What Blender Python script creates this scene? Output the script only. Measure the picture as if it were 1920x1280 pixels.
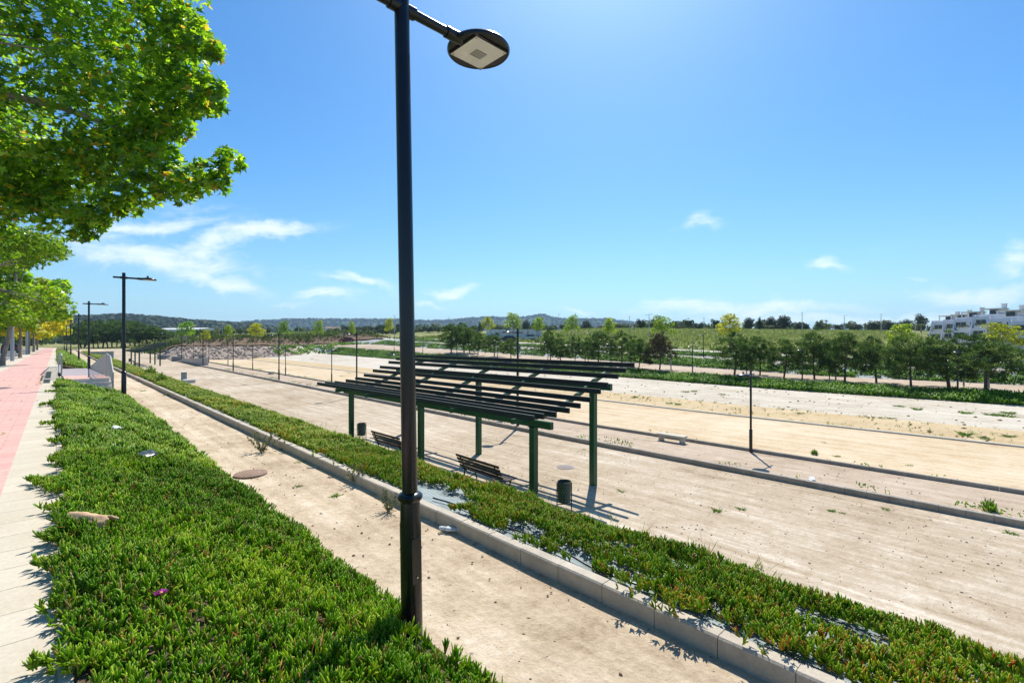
import bpy, bmesh, math, random
import numpy as np
from mathutils import Vector, Matrix
for o in list(bpy.data.objects): bpy.data.objects.remove(o, do_unlink=True)
random.seed(7); RNG = np.random.default_rng(7)
SC = bpy.context.scene; COL = SC.collection; R = math.radians

# ---------------------------------------------------------------- camera, sky, sun, exposure
YAW = R(43.3); EYE = 1.6; FPX = 907.0
cd = bpy.data.cameras.new('camera'); cam = bpy.data.objects.new('camera', cd); COL.objects.link(cam)
cd.sensor_width = 36; cd.lens = 36*FPX/1920; cd.clip_start = .05; cd.clip_end = 15000
cam.location = (0, 0, EYE); cam.rotation_euler = (R(90), 0, -YAW); SC.camera = cam
SUN_AZ = R(34.6); SUN_EL = R(52.5)                     # the sun stands towards +X, a little +Y
W = bpy.data.worlds.new('World'); SC.world = W; W.use_nodes = True
wt = W.node_tree; wt.nodes.clear()
class NT:
    def __init__(s, t): s.t = t
    def n(s, kind, **kw):
        nd = s.t.nodes.new(kind)
        for k, v in kw.items():
            if k.startswith('i_'): nd.inputs[int(k[2:])].default_value = v
            else: setattr(nd, k, v)
        return nd
    def l(s, a, b): s.t.links.new(a, b)
    def m(s, op, a, b=None, c=None, clamp=False):
        nd = s.t.nodes.new('ShaderNodeMath'); nd.operation = op; nd.use_clamp = clamp
        for i, v in enumerate((a, b, c)):
            if v is None: continue
            if isinstance(v, (int, float)): nd.inputs[i].default_value = v
            else: s.t.links.new(v, nd.inputs[i])
        return nd.outputs[0]
    def mix(s, f, a, b, mode='MIX'):
        nd = s.t.nodes.new('ShaderNodeMix'); nd.data_type = 'RGBA'; nd.blend_type = mode
        for i, v in ((0, f), (6, a), (7, b)):
            if isinstance(v, (int, float)): nd.inputs[i].default_value = v
            elif isinstance(v, tuple): nd.inputs[i].default_value = (*v[:3], 1)
            else: s.t.links.new(v, nd.inputs[i])
        return nd.outputs[2]
    def ramp(s, f, stops, interp='LINEAR'):
        nd = s.t.nodes.new('ShaderNodeValToRGB'); cr = nd.color_ramp; cr.interpolation = interp
        while len(cr.elements) > 1: cr.elements.remove(cr.elements[-1])
        for i, (p, c) in enumerate(stops):
            e = cr.elements[0] if i == 0 else cr.elements.new(p)
            e.position = p; e.color = (*c, 1) if len(c) == 3 else c
        s.t.links.new(f, nd.inputs[0]); return nd.outputs[0]
    def noise(s, vec, scale, detail=4, rough=.55, dist=0):
        nd = s.t.nodes.new('ShaderNodeTexNoise')
        nd.inputs['Scale'].default_value = scale; nd.inputs['Detail'].default_value = detail
        nd.inputs['Roughness'].default_value = rough; nd.inputs['Distortion'].default_value = dist
        if vec is not None: s.t.links.new(vec, nd.inputs['Vector'])
        return nd.outputs[0]
    def mapping(s, vec, scale=(1,1,1), rot=(0,0,0), loc=(0,0,0)):
        nd = s.t.nodes.new('ShaderNodeMapping'); s.t.links.new(vec, nd.inputs[0])
        nd.inputs[1].default_value = loc; nd.inputs[2].default_value = rot; nd.inputs[3].default_value = scale
        return nd.outputs[0]

w = NT(wt)
sky = w.n('ShaderNodeTexSky'); sky.sky_type = 'NISHITA'; sky.sun_disc = False
sky.sun_elevation = SUN_EL; sky.sun_rotation = math.pi/2 - SUN_AZ
sky.altitude = 50; sky.air_density = 1.0; sky.dust_density = .75; sky.ozone_density = 2.5
tc = w.n('ShaderNodeTexCoord'); D = tc.outputs['Generated']
def wdot(v):
    nd = w.n('ShaderNodeVectorMath', operation='DOT_PRODUCT'); w.l(D, nd.inputs[0]); nd.inputs[1].default_value = v
    return nd.outputs['Value']
# clouds lie at fixed compass bearings: tangent of bearing (east of a NE axis) and of elevation
ax_f = wdot((math.sin(YAW), math.cos(YAW), 0)); ax_r = wdot((math.cos(YAW), -math.sin(YAW), 0)); ax_u = wdot((0, 0, 1))
ff = w.m('MAXIMUM', ax_f, .02); ca = w.m('DIVIDE', ax_r, ff); cb = w.m('DIVIDE', ax_u, ff)
cxy = w.n('ShaderNodeCombineXYZ'); w.l(ca, cxy.inputs[0]); w.l(cb, cxy.inputs[1])
wisp = w.noise(w.mapping(cxy.outputs[0], (6, 24, 1), (0, 0, R(-10))), 1.0, 12, .66, 1.5)
wisp2 = w.noise(w.mapping(cxy.outputs[0], (26, 46, 1), (0, 0, R(-14))), 1.0, 6, .6, .5)
tex = w.m('ADD', w.m('MULTIPLY', wisp, .72), w.m('MULTIPLY', wisp2, .28))
wob = w.m('MULTIPLY', w.m('SUBTRACT', w.noise(cxy.outputs[0], 7, 4), .5), .10)
cbw = w.m('ADD', cb, wob)
# (u, v, half length, half width, degrees, strength): where the streaks of cirrus stand
CL = [(285,485,200,28,6,1.0),(400,522,115,22,14,1.0),(270,422,150,20,-4,.9),(480,436,130,16,-9,1.0),(400,458,100,30,-14,.95),(180,455,110,26,0,.7),(330,400,160,30,-6,.4),
      (675,529,75,11,8,.85),(610,556,70,14,-3,.9),(545,574,60,9,0,.6),(850,541,55,12,-5,1.0),(805,568,35,7,2,.7),
      (1312,420,42,17,0,.75),(1545,502,50,13,4,.7),(1715,522,45,9,6,.55),(1905,490,45,40,-50,.7),(1840,553,140,24,-4,.9),
      (1400,577,240,17,-1,1.0),(1090,588,45,10,8,.75),(1640,460,70,8,0,.25),(880,580,200,9,0,.2),(1560,600,420,14,0,.8)]
tot = None
for (u, v, L, H, ang, st) in CL:
    a0 = (u-960)/FPX; b0 = (640-v)/FPX; c_, s_ = math.cos(R(-ang)), math.sin(R(-ang))
    da = w.m('SUBTRACT', ca, a0); db = w.m('SUBTRACT', cbw, b0)
    p = w.m('ADD', w.m('MULTIPLY', da, c_*FPX/L), w.m('MULTIPLY', db, s_*FPX/L))
    q = w.m('ADD', w.m('MULTIPLY', da, -s_*FPX/H), w.m('MULTIPLY', db, c_*FPX/H))
    r2 = w.m('ADD', w.m('MULTIPLY', p, p), w.m('MULTIPLY', q, q))
    e = w.m('MULTIPLY', w.m('POWER', 2.718, w.m('MULTIPLY', r2, -1.0)), st)
    tot = e if tot is None else w.m('MAXIMUM', tot, e)
front = w.m('GREATER_THAN', ax_f, .05)
cm = w.m('MULTIPLY', w.m('SUBTRACT', w.m('ADD', w.m('MULTIPLY', tot, .62), w.m('MULTIPLY', tex, 1.45)), .87), 1.75, clamp=True)
cm = w.m('MULTIPLY', w.m('MULTIPLY', cm, front), w.m('MULTIPLY', tot, 1.6, clamp=True))
hs = w.n('ShaderNodeHueSaturation'); hs.inputs['Saturation'].default_value = 1.35; hs.inputs['Value'].default_value = 1.0
w.l(sky.outputs[0], hs.inputs['Color'])
skyc = w.mix(1.0, hs.outputs[0], (.63, .88, .955), 'MULTIPLY')
hz_ = w.m('MULTIPLY', w.m('POWER', 2.718, w.m('MULTIPLY', w.m('MAXIMUM', ax_u, 0), -9.0)), .8)
skyc = w.mix(hz_, skyc, (3.0, 4.6, 5.85))
cc = w.mix(w.m('MULTIPLY', cm, .88), skyc, (7.4, 7.8, 8.1))
bg = w.n('ShaderNodeBackground'); bg.inputs['Strength'].default_value = .10; w.l(cc, bg.inputs['Color'])
wo = w.n('ShaderNodeOutputWorld'); w.l(bg.outputs[0], wo.inputs[0])
sd = bpy.data.lights.new('sun', 'SUN'); sd.energy = 4.2; sd.angle = R(.5); sd.color = (1, .955, .88)
sun = bpy.data.objects.new('sun', sd); COL.objects.link(sun); sun.location = (30, 20, 60)
sdir = Vector((math.cos(SUN_AZ)*math.cos(SUN_EL), math.sin(SUN_AZ)*math.cos(SUN_EL), math.sin(SUN_EL)))
sun.rotation_euler = sdir.to_track_quat('Z', 'Y').to_euler()
vs = SC.view_settings; vs.view_transform = 'Standard'; vs.look = 'None'; vs.exposure = .70; vs.gamma = 1; vs.use_curve_mapping = False
SC.cycles.max_bounces = 6; SC.cycles.transparent_max_bounces = 6; SC.cycles.volume_bounces = 0

# ---------------------------------------------------------------- helpers
def smooth(x, a, b):
    t = np.clip((np.asarray(x, float)-a)/(b-a), 0, 1); return t*t*(3-2*t)
PX = [-400,-40,-3.21,-3.2,.06,2.0,2.04,3.42,3.55,4.55,8.3,8.5,16.2,16.35,19.3,19.42,28.8,29.0,31.5,46,48.4,57,60.5,65,68,77,80,150,260,6000]
PZ = [-.13,-.13,-.13,0,0,-.60,-.65,-.65,-.53,-.60,-2.62,-2.7,-2.7,-2.58,-2.6,-2.66,-2.75,-2.74,-2.5,-2.62,-2.14,-1.93,-1.16,-.96,-.6,-.5,-.4,3.4,5.5,6]
def g(X, Y):
    """height of the ground"""
    X = np.asarray(X, float); Y = np.asarray(Y, float)
    z = np.interp(X, PX, PZ)
    far = np.interp(77, PX, PZ)
    z = np.where(X > 77, far + (z-far)*smooth(Y, 8, 28), z)
    r = np.clip(Y-14, 0, 96)
    z = z + r*(.0062*smooth(X, 6, 10) + .007*smooth(X, 30, 46) + .016*smooth(X, 46.3, 51))
    e = smooth(Y, 113, 122)*smooth(X, 15, 20)
    z = z*(1-e) + np.maximum(z, .4)*e
    e2 = smooth(Y, 106, 160)*smooth(X, 2.2, 4.5)*(1-smooth(X, 15, 20))
    z = z*(1-e2) + (-.4)*e2
    hs_ = smooth(X, 17, 30)*(1-smooth(X, 62, 80))
    z = z + 2.1*smooth(Y, 131, 137)*hs_ + 1.6*smooth(Y, 140, 220)*smooth(X, 5, 60)*(1-.6*smooth(X, 62, 80))
    return z
CF = np.array([math.sin(YAW), math.cos(YAW), 0]); CR = np.array([math.cos(YAW), -math.sin(YAW), 0])
def ray(u, v): return CF + (u-960)/FPX*CR + np.array([0, 0, (640-v)/FPX])
def at_t(u, v, t):
    p = ray(u, v)*t; return Vector((p[0], p[1], p[2]+EYE))
def at_z(u, v, z): return at_t(u, v, (z-EYE)*FPX/(640-v))
def at_x(u, X, v=640): d = ray(u, v); return at_t(u, v, X/d[0])
def on_g(u, v, lo=1.0, hi=500.):
    d = ray(u, v); t = lo
    while t < hi:
        p = d*t
        if p[2]+EYE < g(p[0], p[1]): break
        t *= 1.004
    return at_t(u, v, t)
def gz(x, y): return float(g(x, y))
def foot(x, y, dz=0): return Vector((x, y, gz(x, y)+dz))

MATS = {}
def newmat(name):
    m = bpy.data.materials.new(name); m.use_nodes = True; t = m.node_tree; t.nodes.clear(); MATS[name] = m
    nt = NT(t); out = nt.n('ShaderNodeOutputMaterial'); return m, nt, out
def pos(nt, obj=False):
    return nt.n('ShaderNodeTexCoord').outputs['Object'] if obj else nt.n('ShaderNodeNewGeometry').outputs['Position']
def bsdf(nt, out, col, rough=.8, metal=0, bump=None, bstr=.3, bdist=.02, spec=.3):
    b = nt.n('ShaderNodeBsdfPrincipled')
    if isinstance(col, tuple): b.inputs['Base Color'].default_value = (*col[:3], 1)
    else: nt.l(col, b.inputs['Base Color'])
    if isinstance(rough, (int, float)): b.inputs['Roughness'].default_value = rough
    else: nt.l(rough, b.inputs['Roughness'])
    b.inputs['Metallic'].default_value = metal; b.inputs['Specular IOR Level'].default_value = spec
    if bump is not None:
        bp = nt.n('ShaderNodeBump'); bp.inputs['Strength'].default_value = bstr; bp.inputs['Distance'].default_value = bdist
        nt.l(bump, bp.inputs['Height']); nt.l(bp.outputs[0], b.inputs['Normal'])
    nt.l(b.outputs[0], out.inputs[0]); return b
def simple(name, c, rough=.6, metal=0, var=.25, scale=6, bstr=.15, spec=.4, obj=True):
    """paint, metal, concrete: a base colour broken up by two noises, and a little relief"""
    m, nt, out = newmat(name); p = pos(nt, obj)
    n1 = nt.noise(p, scale, 6); n2 = nt.noise(p, scale*9, 4)
    f = nt.m('ADD', nt.m('MULTIPLY', n1, .65), nt.m('MULTIPLY', n2, .35))
    lo = tuple(x*(1-var) for x in c); hi = tuple(min(1, x*(1+var)) for x in c)
    col = nt.ramp(f, [(.3, lo), (.7, hi)])
    rg = nt.m('ADD', nt.m('MULTIPLY', n1, .2), rough-.1)
    bsdf(nt, out, col, rg, metal, n2, bstr, .01, spec); return m
def sand(name, stops, streak=(1.2, .12), scale=.8, fine=14, bstr=.5, speck=.0, seed=0, dark=(.22,.17,.12)):
    m, nt, out = newmat(name); p = nt.mapping(pos(nt), loc=(seed*3.1, seed*7.7, 0))
    big = nt.noise(p, scale*.35, 5, .6, .4)
    st = nt.noise(nt.mapping(p, (streak[0], streak[1], 1)), 1.6, 7, .65, .3)
    mid = nt.noise(p, scale*3, 8, .68, .3)
    fi = nt.noise(p, fine, 7, .7)
    f = nt.m('ADD', nt.m('ADD', nt.m('MULTIPLY', big, .27), nt.m('MULTIPLY', st, .26)), nt.m('ADD', nt.m('MULTIPLY', mid, .25), nt.m('MULTIPLY', fi, .22)))
    rut = nt.noise(nt.mapping(p, (6.5, .05, 1)), 1.0, 3, .5, .2)
    f = nt.m('ADD', f, nt.m('MULTIPLY', nt.m('SUBTRACT', rut, .5), .16))
    col = nt.ramp(f, stops)
    if speck:
        vo = nt.n('ShaderNodeTexVoronoi'); nt.l(p, vo.inputs['Vector']); vo.inputs['Scale'].default_value = 9; vo.inputs['Randomness'].default_value = 1
        k = nt.m('MULTIPLY', nt.m('LESS_THAN', vo.outputs['Distance'], .13), nt.m('GREATER_THAN', nt.noise(p, 1.7, 3), 1-speck))
        col = nt.mix(nt.m('MULTIPLY', k, .8), col, dark)
    h = nt.m('ADD', nt.m('MULTIPLY', mid, .5), nt.m('ADD', nt.m('MULTIPLY', fi, .6), nt.m('MULTIPLY', st, .5)))
    bsdf(nt, out, col, .95, 0, h, min(1, bstr*1.5), .045, .1); return m
def leaf(name, stops, trans=.35, tcol=1.25, rough=.5, spec=.35, tip=None):
    """leaves: each leaf's own hue through its 'tone', light passing through"""
    m, nt, out = newmat(name)
    at = nt.n('ShaderNodeAttribute', attribute_name='tone')
    sp = nt.n('ShaderNodeSeparateColor'); nt.l(at.outputs['Color'], sp.inputs[0])
    col = nt.ramp(sp.outputs[0], stops)
    if tip: col = nt.mix(nt.m('MULTIPLY', nt.m('GREATER_THAN', sp.outputs[1], .86), sp.outputs[2]), col, tip)
    b = nt.n('ShaderNodeBsdfPrincipled'); nt.l(col, b.inputs['Base Color']); b.inputs['Roughness'].default_value = rough
    b.inputs['Specular IOR Level'].default_value = spec
    tr = nt.n('ShaderNodeBsdfTranslucent'); nt.l(nt.mix(1.0, col, (tcol, tcol*1.02, tcol*.55), 'MULTIPLY'), tr.inputs[0])
    mx = nt.n('ShaderNodeMixShader'); mx.inputs[0].default_value = trans
    nt.l(b.outputs[0], mx.inputs[1]); nt.l(tr.outputs[0], mx.inputs[2]); nt.l(mx.outputs[0], out.inputs[0]); return m

def tag(o, label=None, cat=None, group=None, kind=None):
    if label: o['label'] = label
    if cat: o['category'] = cat
    if group: o['group'] = group
    if kind: o['kind'] = kind
    return o
def thing(name, label, cat, loc=(0,0,0), rz=0, group=None, scale=1):
    o = bpy.data.objects.new(name, None); COL.objects.link(o); o.location = loc; o.rotation_euler = (0, 0, rz)
    o.scale = (scale,)*3; o.empty_display_size = .2
    return tag(o, label, cat, group)
def kids(o): return [c for c in bpy.data.objects if c.parent == o]
KIDS = {}
def addkid(p, c): KIDS.setdefault(p.name, []).append(c)
def link(name, me, mat=None, parent=None, smooth_=False):
    o = bpy.data.objects.new(name, me); COL.objects.link(o)
    if mat is not None and not me.materials: me.materials.append(mat)
    if parent is not None: o.parent = parent; addkid(parent, o)
    if smooth_: me.polygons.foreach_set('use_smooth', [True]*len(me.polygons))
    return o
def dup(root, loc, rz=0, label=None, group=None, scale=None):
    def cp(o, par):
        c = o.copy(); COL.objects.link(c)
        if par is not None: c.parent = par; addkid(par, c)
        for k in KIDS.get(o.name, []): cp(k, c)
        return c
    r = cp(root, None); r.location = loc; r.rotation_euler = (0, 0, rz)
    if scale is not None: r.scale = (scale,)*3 if isinstance(scale, (int, float)) else scale
    if label: r['label'] = label
    if group: r['group'] = group
    return r
def npmesh(name, V, F, tone=None):
    """V (n,3); F list of index arrays, all faces of one array the same size; tone (n,3) per vertex"""
    me = bpy.data.meshes.new(name); V = np.ascontiguousarray(V, np.float32)
    me.vertices.add(len(V)); me.vertices.foreach_set('co', V.ravel())
    F = [np.asarray(f, np.int32) for f in F if len(f)]
    idx = np.concatenate([f.ravel() for f in F]); tot = np.concatenate([np.full(len(f), f.shape[1], np.int32) for f in F])
    st = np.concatenate([[0], np.cumsum(tot)[:-1]]).astype(np.int32)
    me.loops.add(len(idx)); me.loops.foreach_set('vertex_index', idx)
    me.polygons.add(len(tot)); me.polygons.foreach_set('loop_start', st)
    me.update(calc_edges=True)
    if tone is not None:
        a = me.color_attributes.new('tone', 'FLOAT_COLOR', 'POINT'); c = np.ones((len(V), 4), np.float32); c[:, :3] = tone
        a.data.foreach_set('color', c.ravel())
    return me
class MB:
    """collects boxes, beams, tubes and lathes into one mesh"""
    def __init__(s): s.v = []; s.f = []
    def poly(s, vs, fs):
        b = len(s.v); s.v += [tuple(x) for x in vs]; s.f += [tuple(b+i for i in f) for f in fs]; return s
    def box(s, c, d, rz=0, M=None, bev=0):
        hx, hy, hz = d[0]/2, d[1]/2, d[2]/2
        if bev: 
            k = min(bev, hx*.45, hy*.45, hz*.45); vs = []; fs = []
            for sx in (-1,1):
                for sy in (-1,1):
                    for sz in (-1,1):
                        vs += [(sx*(hx-k), sy*(hy-k), sz*hz), (sx*(hx-k), sy*hy, sz*(hz-k)), (sx*hx, sy*(hy-k), sz*(hz-k))]
            bm = bmesh.new(); bv = [bm.verts.new(v) for v in vs]; r = bmesh.ops.convex_hull(bm, input=bv)
            bmesh.ops.dissolve_limit(bm, angle_limit=.02, verts=bm.verts, edges=bm.edges)
            bm.verts.index_update(); vs = [v.co.copy() for v in bm.verts]; fs = [[v.index for v in f.verts] for f in bm.faces]; bm.free()
        else:
            vs = [Vector((x*hx, y*hy, z*hz)) for z in (-1,1) for x, y in ((-1,-1),(1,-1),(1,1),(-1,1))]
            fs = [(3,2,1,0),(4,5,6,7),(0,1,5,4),(1,2,6,5),(2,3,7,6),(3,0,4,7)]
        Q = Matrix.Rotation(rz, 3, 'Z') if M is None else M
        return s.poly([Q @ Vector(v) + Vector(c) for v in vs], fs)
    def beam(s, a, b, w_, h_, bev=0):
        a, b = Vector(a), Vector(b); d = b-a; y = d.normalized(); up = Vector((0,0,1))
        x = y.cross(up); x = Vector((1,0,0)) if x.length < 1e-4 else x.normalized(); z = x.cross(y)
        return s.box((a+b)/2, (w_, d.length, h_), M=Matrix((x, y, z)).transposed(), bev=bev)
    def tube(s, pts, rad, n=8, cap=True):
        pts = [Vector(p) for p in pts]; rad = [rad]*len(pts) if isinstance(rad, (int, float)) else rad
        vs = []; fs = []; px = None
        for i, p in enumerate(pts):
            d = (pts[min(i+1, len(pts)-1)]-pts[max(i-1, 0)]).normalized()
            if px is None: px = d.cross(Vector((.3,.9,.2))).normalized()
            x = (px - d*px.dot(d)).normalized(); y = d.cross(x); px = x
            vs += [p + (x*math.cos(2*math.pi*k/n) + y*math.sin(2*math.pi*k/n))*rad[i] for k in range(n)]
        for i in range(len(pts)-1):
            fs += [(i*n+k, i*n+(k+1) % n, (i+1)*n+(k+1) % n, (i+1)*n+k) for k in range(n)]
        if cap: fs += [tuple(range(n))[::-1], tuple((len(pts)-1)*n+k for k in range(n))]
        return s.poly(vs, fs)
    def lathe(s, prof, c=(0,0,0), n=24, sx=1, sy=1):
        vs = [(c[0]+r*sx*math.cos(2*math.pi*k/n), c[1]+r*sy*math.sin(2*math.pi*k/n), c[2]+z) for r, z in prof for k in range(n)]
        fs = [(i*n+k, i*n+(k+1) % n, (i+1)*n+(k+1) % n, (i+1)*n+k) for i in range(len(prof)-1) for k in range(n)]
        fs += [tuple(range(n))[::-1], tuple((len(prof)-1)*n+k for k in range(n))]
        return s.poly(vs, fs)
    def prism(s, poly, ax, lo, hi):
        """extrude a 2-D outline along axis ax (0, 1 or 2)"""
        def p3(p, h): q = list(p); q.insert(ax, h); return q
        n = len(poly); vs = [p3(p, lo) for p in poly] + [p3(p, hi) for p in poly]
        return s.poly(vs, [tuple(range(n))[::-1], tuple(range(n, 2*n))] + [(k, (k+1) % n, n+(k+1) % n, n+k) for k in range(n)])
    def build(s, name, mat, parent=None, sm=False, angle=40):
        me = bpy.data.meshes.new(name); me.from_pydata([tuple(v) for v in s.v], [], s.f); me.update()
        bm = bmesh.new(); bm.from_mesh(me); bmesh.ops.recalc_face_normals(bm, faces=bm.faces); bm.to_mesh(me); bm.free()
        o = link(name, me, mat, parent)
        if sm:
            me.polygons.foreach_set('use_smooth', [True]*len(me.polygons)); me.set_sharp_from_angle(angle=R(angle))
        return o
ORD = 'first second third fourth fifth sixth seventh eighth ninth tenth eleventh twelfth thirteenth fourteenth fifteenth sixteenth seventeenth eighteenth nineteenth twentieth'.split() + ['twenty-'+x for x in 'first second third fourth fifth sixth seventh eighth ninth'.split()]

# ---------------------------------------------------------------- materials
C1 = lambda *a: tuple(a)
SANDP = sand('pale_sand', [(.37,(.27,.195,.12)),(.455,(.43,.33,.222)),(.53,(.55,.44,.31)),(.62,(.69,.585,.45))], (1.0,.35), .9, 16, .55, .42)
WIDES = sand('rolled_sand', [(.38,(.26,.195,.125)),(.46,(.39,.307,.212)),(.53,(.475,.387,.285)),(.61,(.62,.54,.435))], (2.2,.22), .5, 12, .45, .36, 3)
PINKG = sand('pink_gravel', [(.38,(.29,.21,.145)),(.48,(.42,.325,.235)),(.60,(.53,.435,.335))], (1.6,.3), .7, 15, .5, .3, 6)
FIELD = sand('ochre_sand', [(.38,(.37,.26,.145)),(.46,(.50,.38,.235)),(.53,(.575,.46,.31)),(.62,(.64,.55,.41))], (1.5,.10), .35, 7, .5, .3, 9)
WHITE = sand('white_earth', [(.38,(.33,.27,.19)),(.46,(.46,.40,.31)),(.53,(.54,.485,.395)),(.62,(.62,.575,.49))], (1.3,.14), .3, 6, .5, .34, 12)
CLODS = sand('ochre_clods', [(.30,(.30,.21,.11)),(.47,(.50,.375,.21)),(.66,(.62,.50,.33))], (1.5,.5), 1.2, 6, 1.0, .5, 15)
BROWN = sand('brown_cut_earth', [(.30,(.10,.07,.045)),(.5,(.185,.128,.085)),(.72,(.29,.21,.145))], (.3,.3), .5, 2, .9, 0, 2)
def terrain_mat():
    m, nt, out = newmat('dry_grass_land'); p = pos(nt)
    a = nt.noise(p, .035, 6, .6); b = nt.noise(p, .35, 8, .7); c = nt.noise(nt.mapping(p, (1,1,.2)), 2.3, 5, .7)
    f = nt.m('ADD', nt.m('MULTIPLY', a, .45), nt.m('ADD', nt.m('MULTIPLY', b, .35), nt.m('MULTIPLY', c, .2)))
    col = nt.ramp(f, [(.36,(.09,.125,.035)),(.45,(.17,.20,.06)),(.52,(.28,.27,.11)),(.60,(.38,.34,.165)),(.70,(.46,.39,.22))])
    bsdf(nt, out, col, .95, 0, c, 1.0, .3, .1); return m
LAND = terrain_mat()
def hill_mat():
    m, nt, out = newmat('wooded_hillside'); p = pos(nt)
    a = nt.noise(p, .006, 6, .62); b = nt.noise(p, .05, 6, .7)
    f = nt.m('ADD', nt.m('MULTIPLY', a, .6), nt.m('MULTIPLY', b, .4))
    col = nt.ramp(f, [(.3,(.018,.040,.018)),(.52,(.036,.070,.028)),(.62,(.075,.10,.04)),(.70,(.26,.20,.14)),(.78,(.34,.27,.20))])
    bsdf(nt, out, col, .95, 0, b, 1.0, 6.0, .05); return m
HILL = hill_mat()
def paver(name, c1, c2, mortar, bw, bh, ms, off=.5, scale=1.0, dirt=(.3,.25,.2), rot=0, var=.2):
    m, nt, out = newmat(name); p = nt.mapping(pos(nt), rot=(0, 0, rot))
    bt = nt.n('ShaderNodeTexBrick'); nt.l(p, bt.inputs['Vector']); bt.offset = off
    for k, v in (('Color1', (*c1,1)), ('Color2', (*c2,1)), ('Mortar', (*mortar,1)), ('Scale', scale), ('Mortar Size', ms), ('Mortar Smooth', .2), ('Bias', 0), ('Brick Width', bw), ('Row Height', bh)):
        bt.inputs[k].default_value = v
    n1 = nt.noise(p, 1.1, 7, .65); n2 = nt.noise(p, 30, 5, .7)
    col = nt.mix(nt.m('MULTIPLY', nt.ramp(n1, [(.44,(0,0,0)),(.72,(1,1,1))]), .75), bt.outputs['Color'], dirt)
    col = nt.mix(.35, col, nt.ramp(n2, [(.3,(.55,.55,.55)),(.7,(1.15,1.15,1.15))]), 'MULTIPLY')
    h = nt.m('ADD', nt.m('MULTIPLY', bt.outputs['Fac'], -1.0), nt.m('MULTIPLY', n2, .25))
    bsdf(nt, out, col, .85, 0, h, .5, .006, .25); return m
PINK = paver('pink_pavers', (.60,.335,.29), (.66,.40,.345), (.40,.24,.20), .40, .20, .006, .5, 1, (.55,.40,.33))
CREAM = paver('cream_slabs', (.55,.485,.375), (.60,.53,.42), (.33,.28,.22), 1.2, .41, .006, 0, 1, (.50,.42,.31))
PALEP = paver('pale_pavers', (.56,.49,.38), (.61,.54,.43), (.36,.30,.23), .40, .20, .006, .5, 1, (.48,.39,.28))
ASPH = simple('asphalt', (.20,.195,.185), .9, 0, .2, 3, .4, .2, obj=False)
KERBM = simple('kerb_concrete', (.46,.40,.315), .9, 0, .22, 5, .3, .2, obj=False)
GREYK = simple('old_grey_concrete', (.33,.295,.245), .9, 0, .3, 3, .4, .2, obj=False)
CONC = simple('pale_concrete', (.55,.53,.49), .85, 0, .12, 2.5, .2, .25)
CONCG = simple('grey_concrete', (.30,.30,.30), .85, 0, .18, 2.5, .2, .25)
RUBBLE = simple('brown_rubble_stone', (.32,.255,.205), .92, 0, .35, 1.2, .5, .15, obj=False)
STONE = simple('light_stone', (.50,.46,.38), .9, 0, .2, 6, .4, .2)
WHITEW = simple('white_render', (.72,.71,.72), .85, 0, .06, 1.2, .1, .2)
BLACKP = simple('black_paint', (.0085,.009,.011), .25, 0, .08, 3, .004, .5)
DARKP = simple('dark_painted_steel', (.018,.020,.022), .4, 0, .3, 7, .05, .5)
GREENP = simple('green_steel', (.003,.075,.030), .34, 0, .2, 5, .03, .4)
SLATM = simple('dark_stained_wood', (.016,.018,.016), .55, 0, .45, 4, .25, .35)
BENCHW = simple('brown_bench_wood', (.075,.040,.026), .5, 0, .4, 5, .25, .35)
IRON = simple('black_cast_iron', (.012,.014,.013), .45, 0, .3, 12, .2, .4)
GALV = simple('galvanised_steel', (.40,.41,.42), .42, .7, .15, 9, .05, .5)
BINM = simple('sunlit_bin_holes', (.17,.20,.165), .6, 0, .6, 14, .1, .3)  # lighter colour stands in for the sunlit inside seen through the holes
BINP = simple('worn_bin_paint', (.055,.075,.066), .5, 0, .5, 11, .1, .4)
GLASSL = simple('lamp_glass', (.78,.79,.77), .25, 0, .06, 8, .02, .5)
LEDM = simple('led_board', (.42,.42,.36), .4, 0, .1, 30, .02, .5)
STEELB = simple('bright_bolt', (.6,.55,.45), .35, .8, .1, 20, 0, .5)
RAILP = simple('pale_grey_railing_paint', (.50,.485,.45), .5, 0, .1, 9, .03, .3)
BARK = simple('mottled_plane_bark', (.30,.245,.195), .9, 0, .45, 5, .6, .15)
PBARK = simple('pine_bark', (.115,.088,.068), .95, 0, .4, 6, .7, .1)
RUST = simple('rusty_cover', (.30,.20,.145), .85, .2, .35, 12, .5, .3)
GREYCOV = simple('grey_cover', (.30,.26,.24), .85, .1, .3, 12, .4, .3)
GLASSD = simple('dark_window', (.03,.035,.045), .15, 0, .2, 2, 0, .6)
STAKE = simple('grey_wood_stake', (.34,.33,.31), .85, 0, .25, 7, .3, .2)
SOIL = sand('leaf_litter_soil', [(.38,(.035,.028,.016)),(.48,(.085,.065,.038)),(.60,(.17,.13,.08))], (1.2,.8), 2.5, 22, .8, 0, 20)
def fabric_mat():
    m, nt, out = newmat('weed_fabric'); p = pos(nt)
    wv = nt.n('ShaderNodeTexWave'); nt.l(nt.mapping(p, (1,.25,1), (0,0,R(20))), wv.inputs[0]); wv.inputs['Scale'].default_value = 6; wv.inputs['Distortion'].default_value = 3.5
    n1 = nt.noise(p, 2.2, 7, .65)
    col = nt.ramp(n1, [(.3,(.15,.175,.17)),(.5,(.255,.30,.295)),(.66,(.33,.36,.345)),(.78,(.36,.32,.25))])
    bsdf(nt, out, col, .75, 0, wv.outputs['Fac'], .4, .03, .3); return m
FABRIC = fabric_mat()
ICE = leaf('ice_plant_leaf', [(0,(.05,.135,.008)),(.35,(.13,.27,.010)),(.62,(.23,.39,.014)),(.86,(.38,.52,.03)),(1,(.50,.55,.07))], .42, 1.65, .40, .26, (.22,.10,.035))
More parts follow.
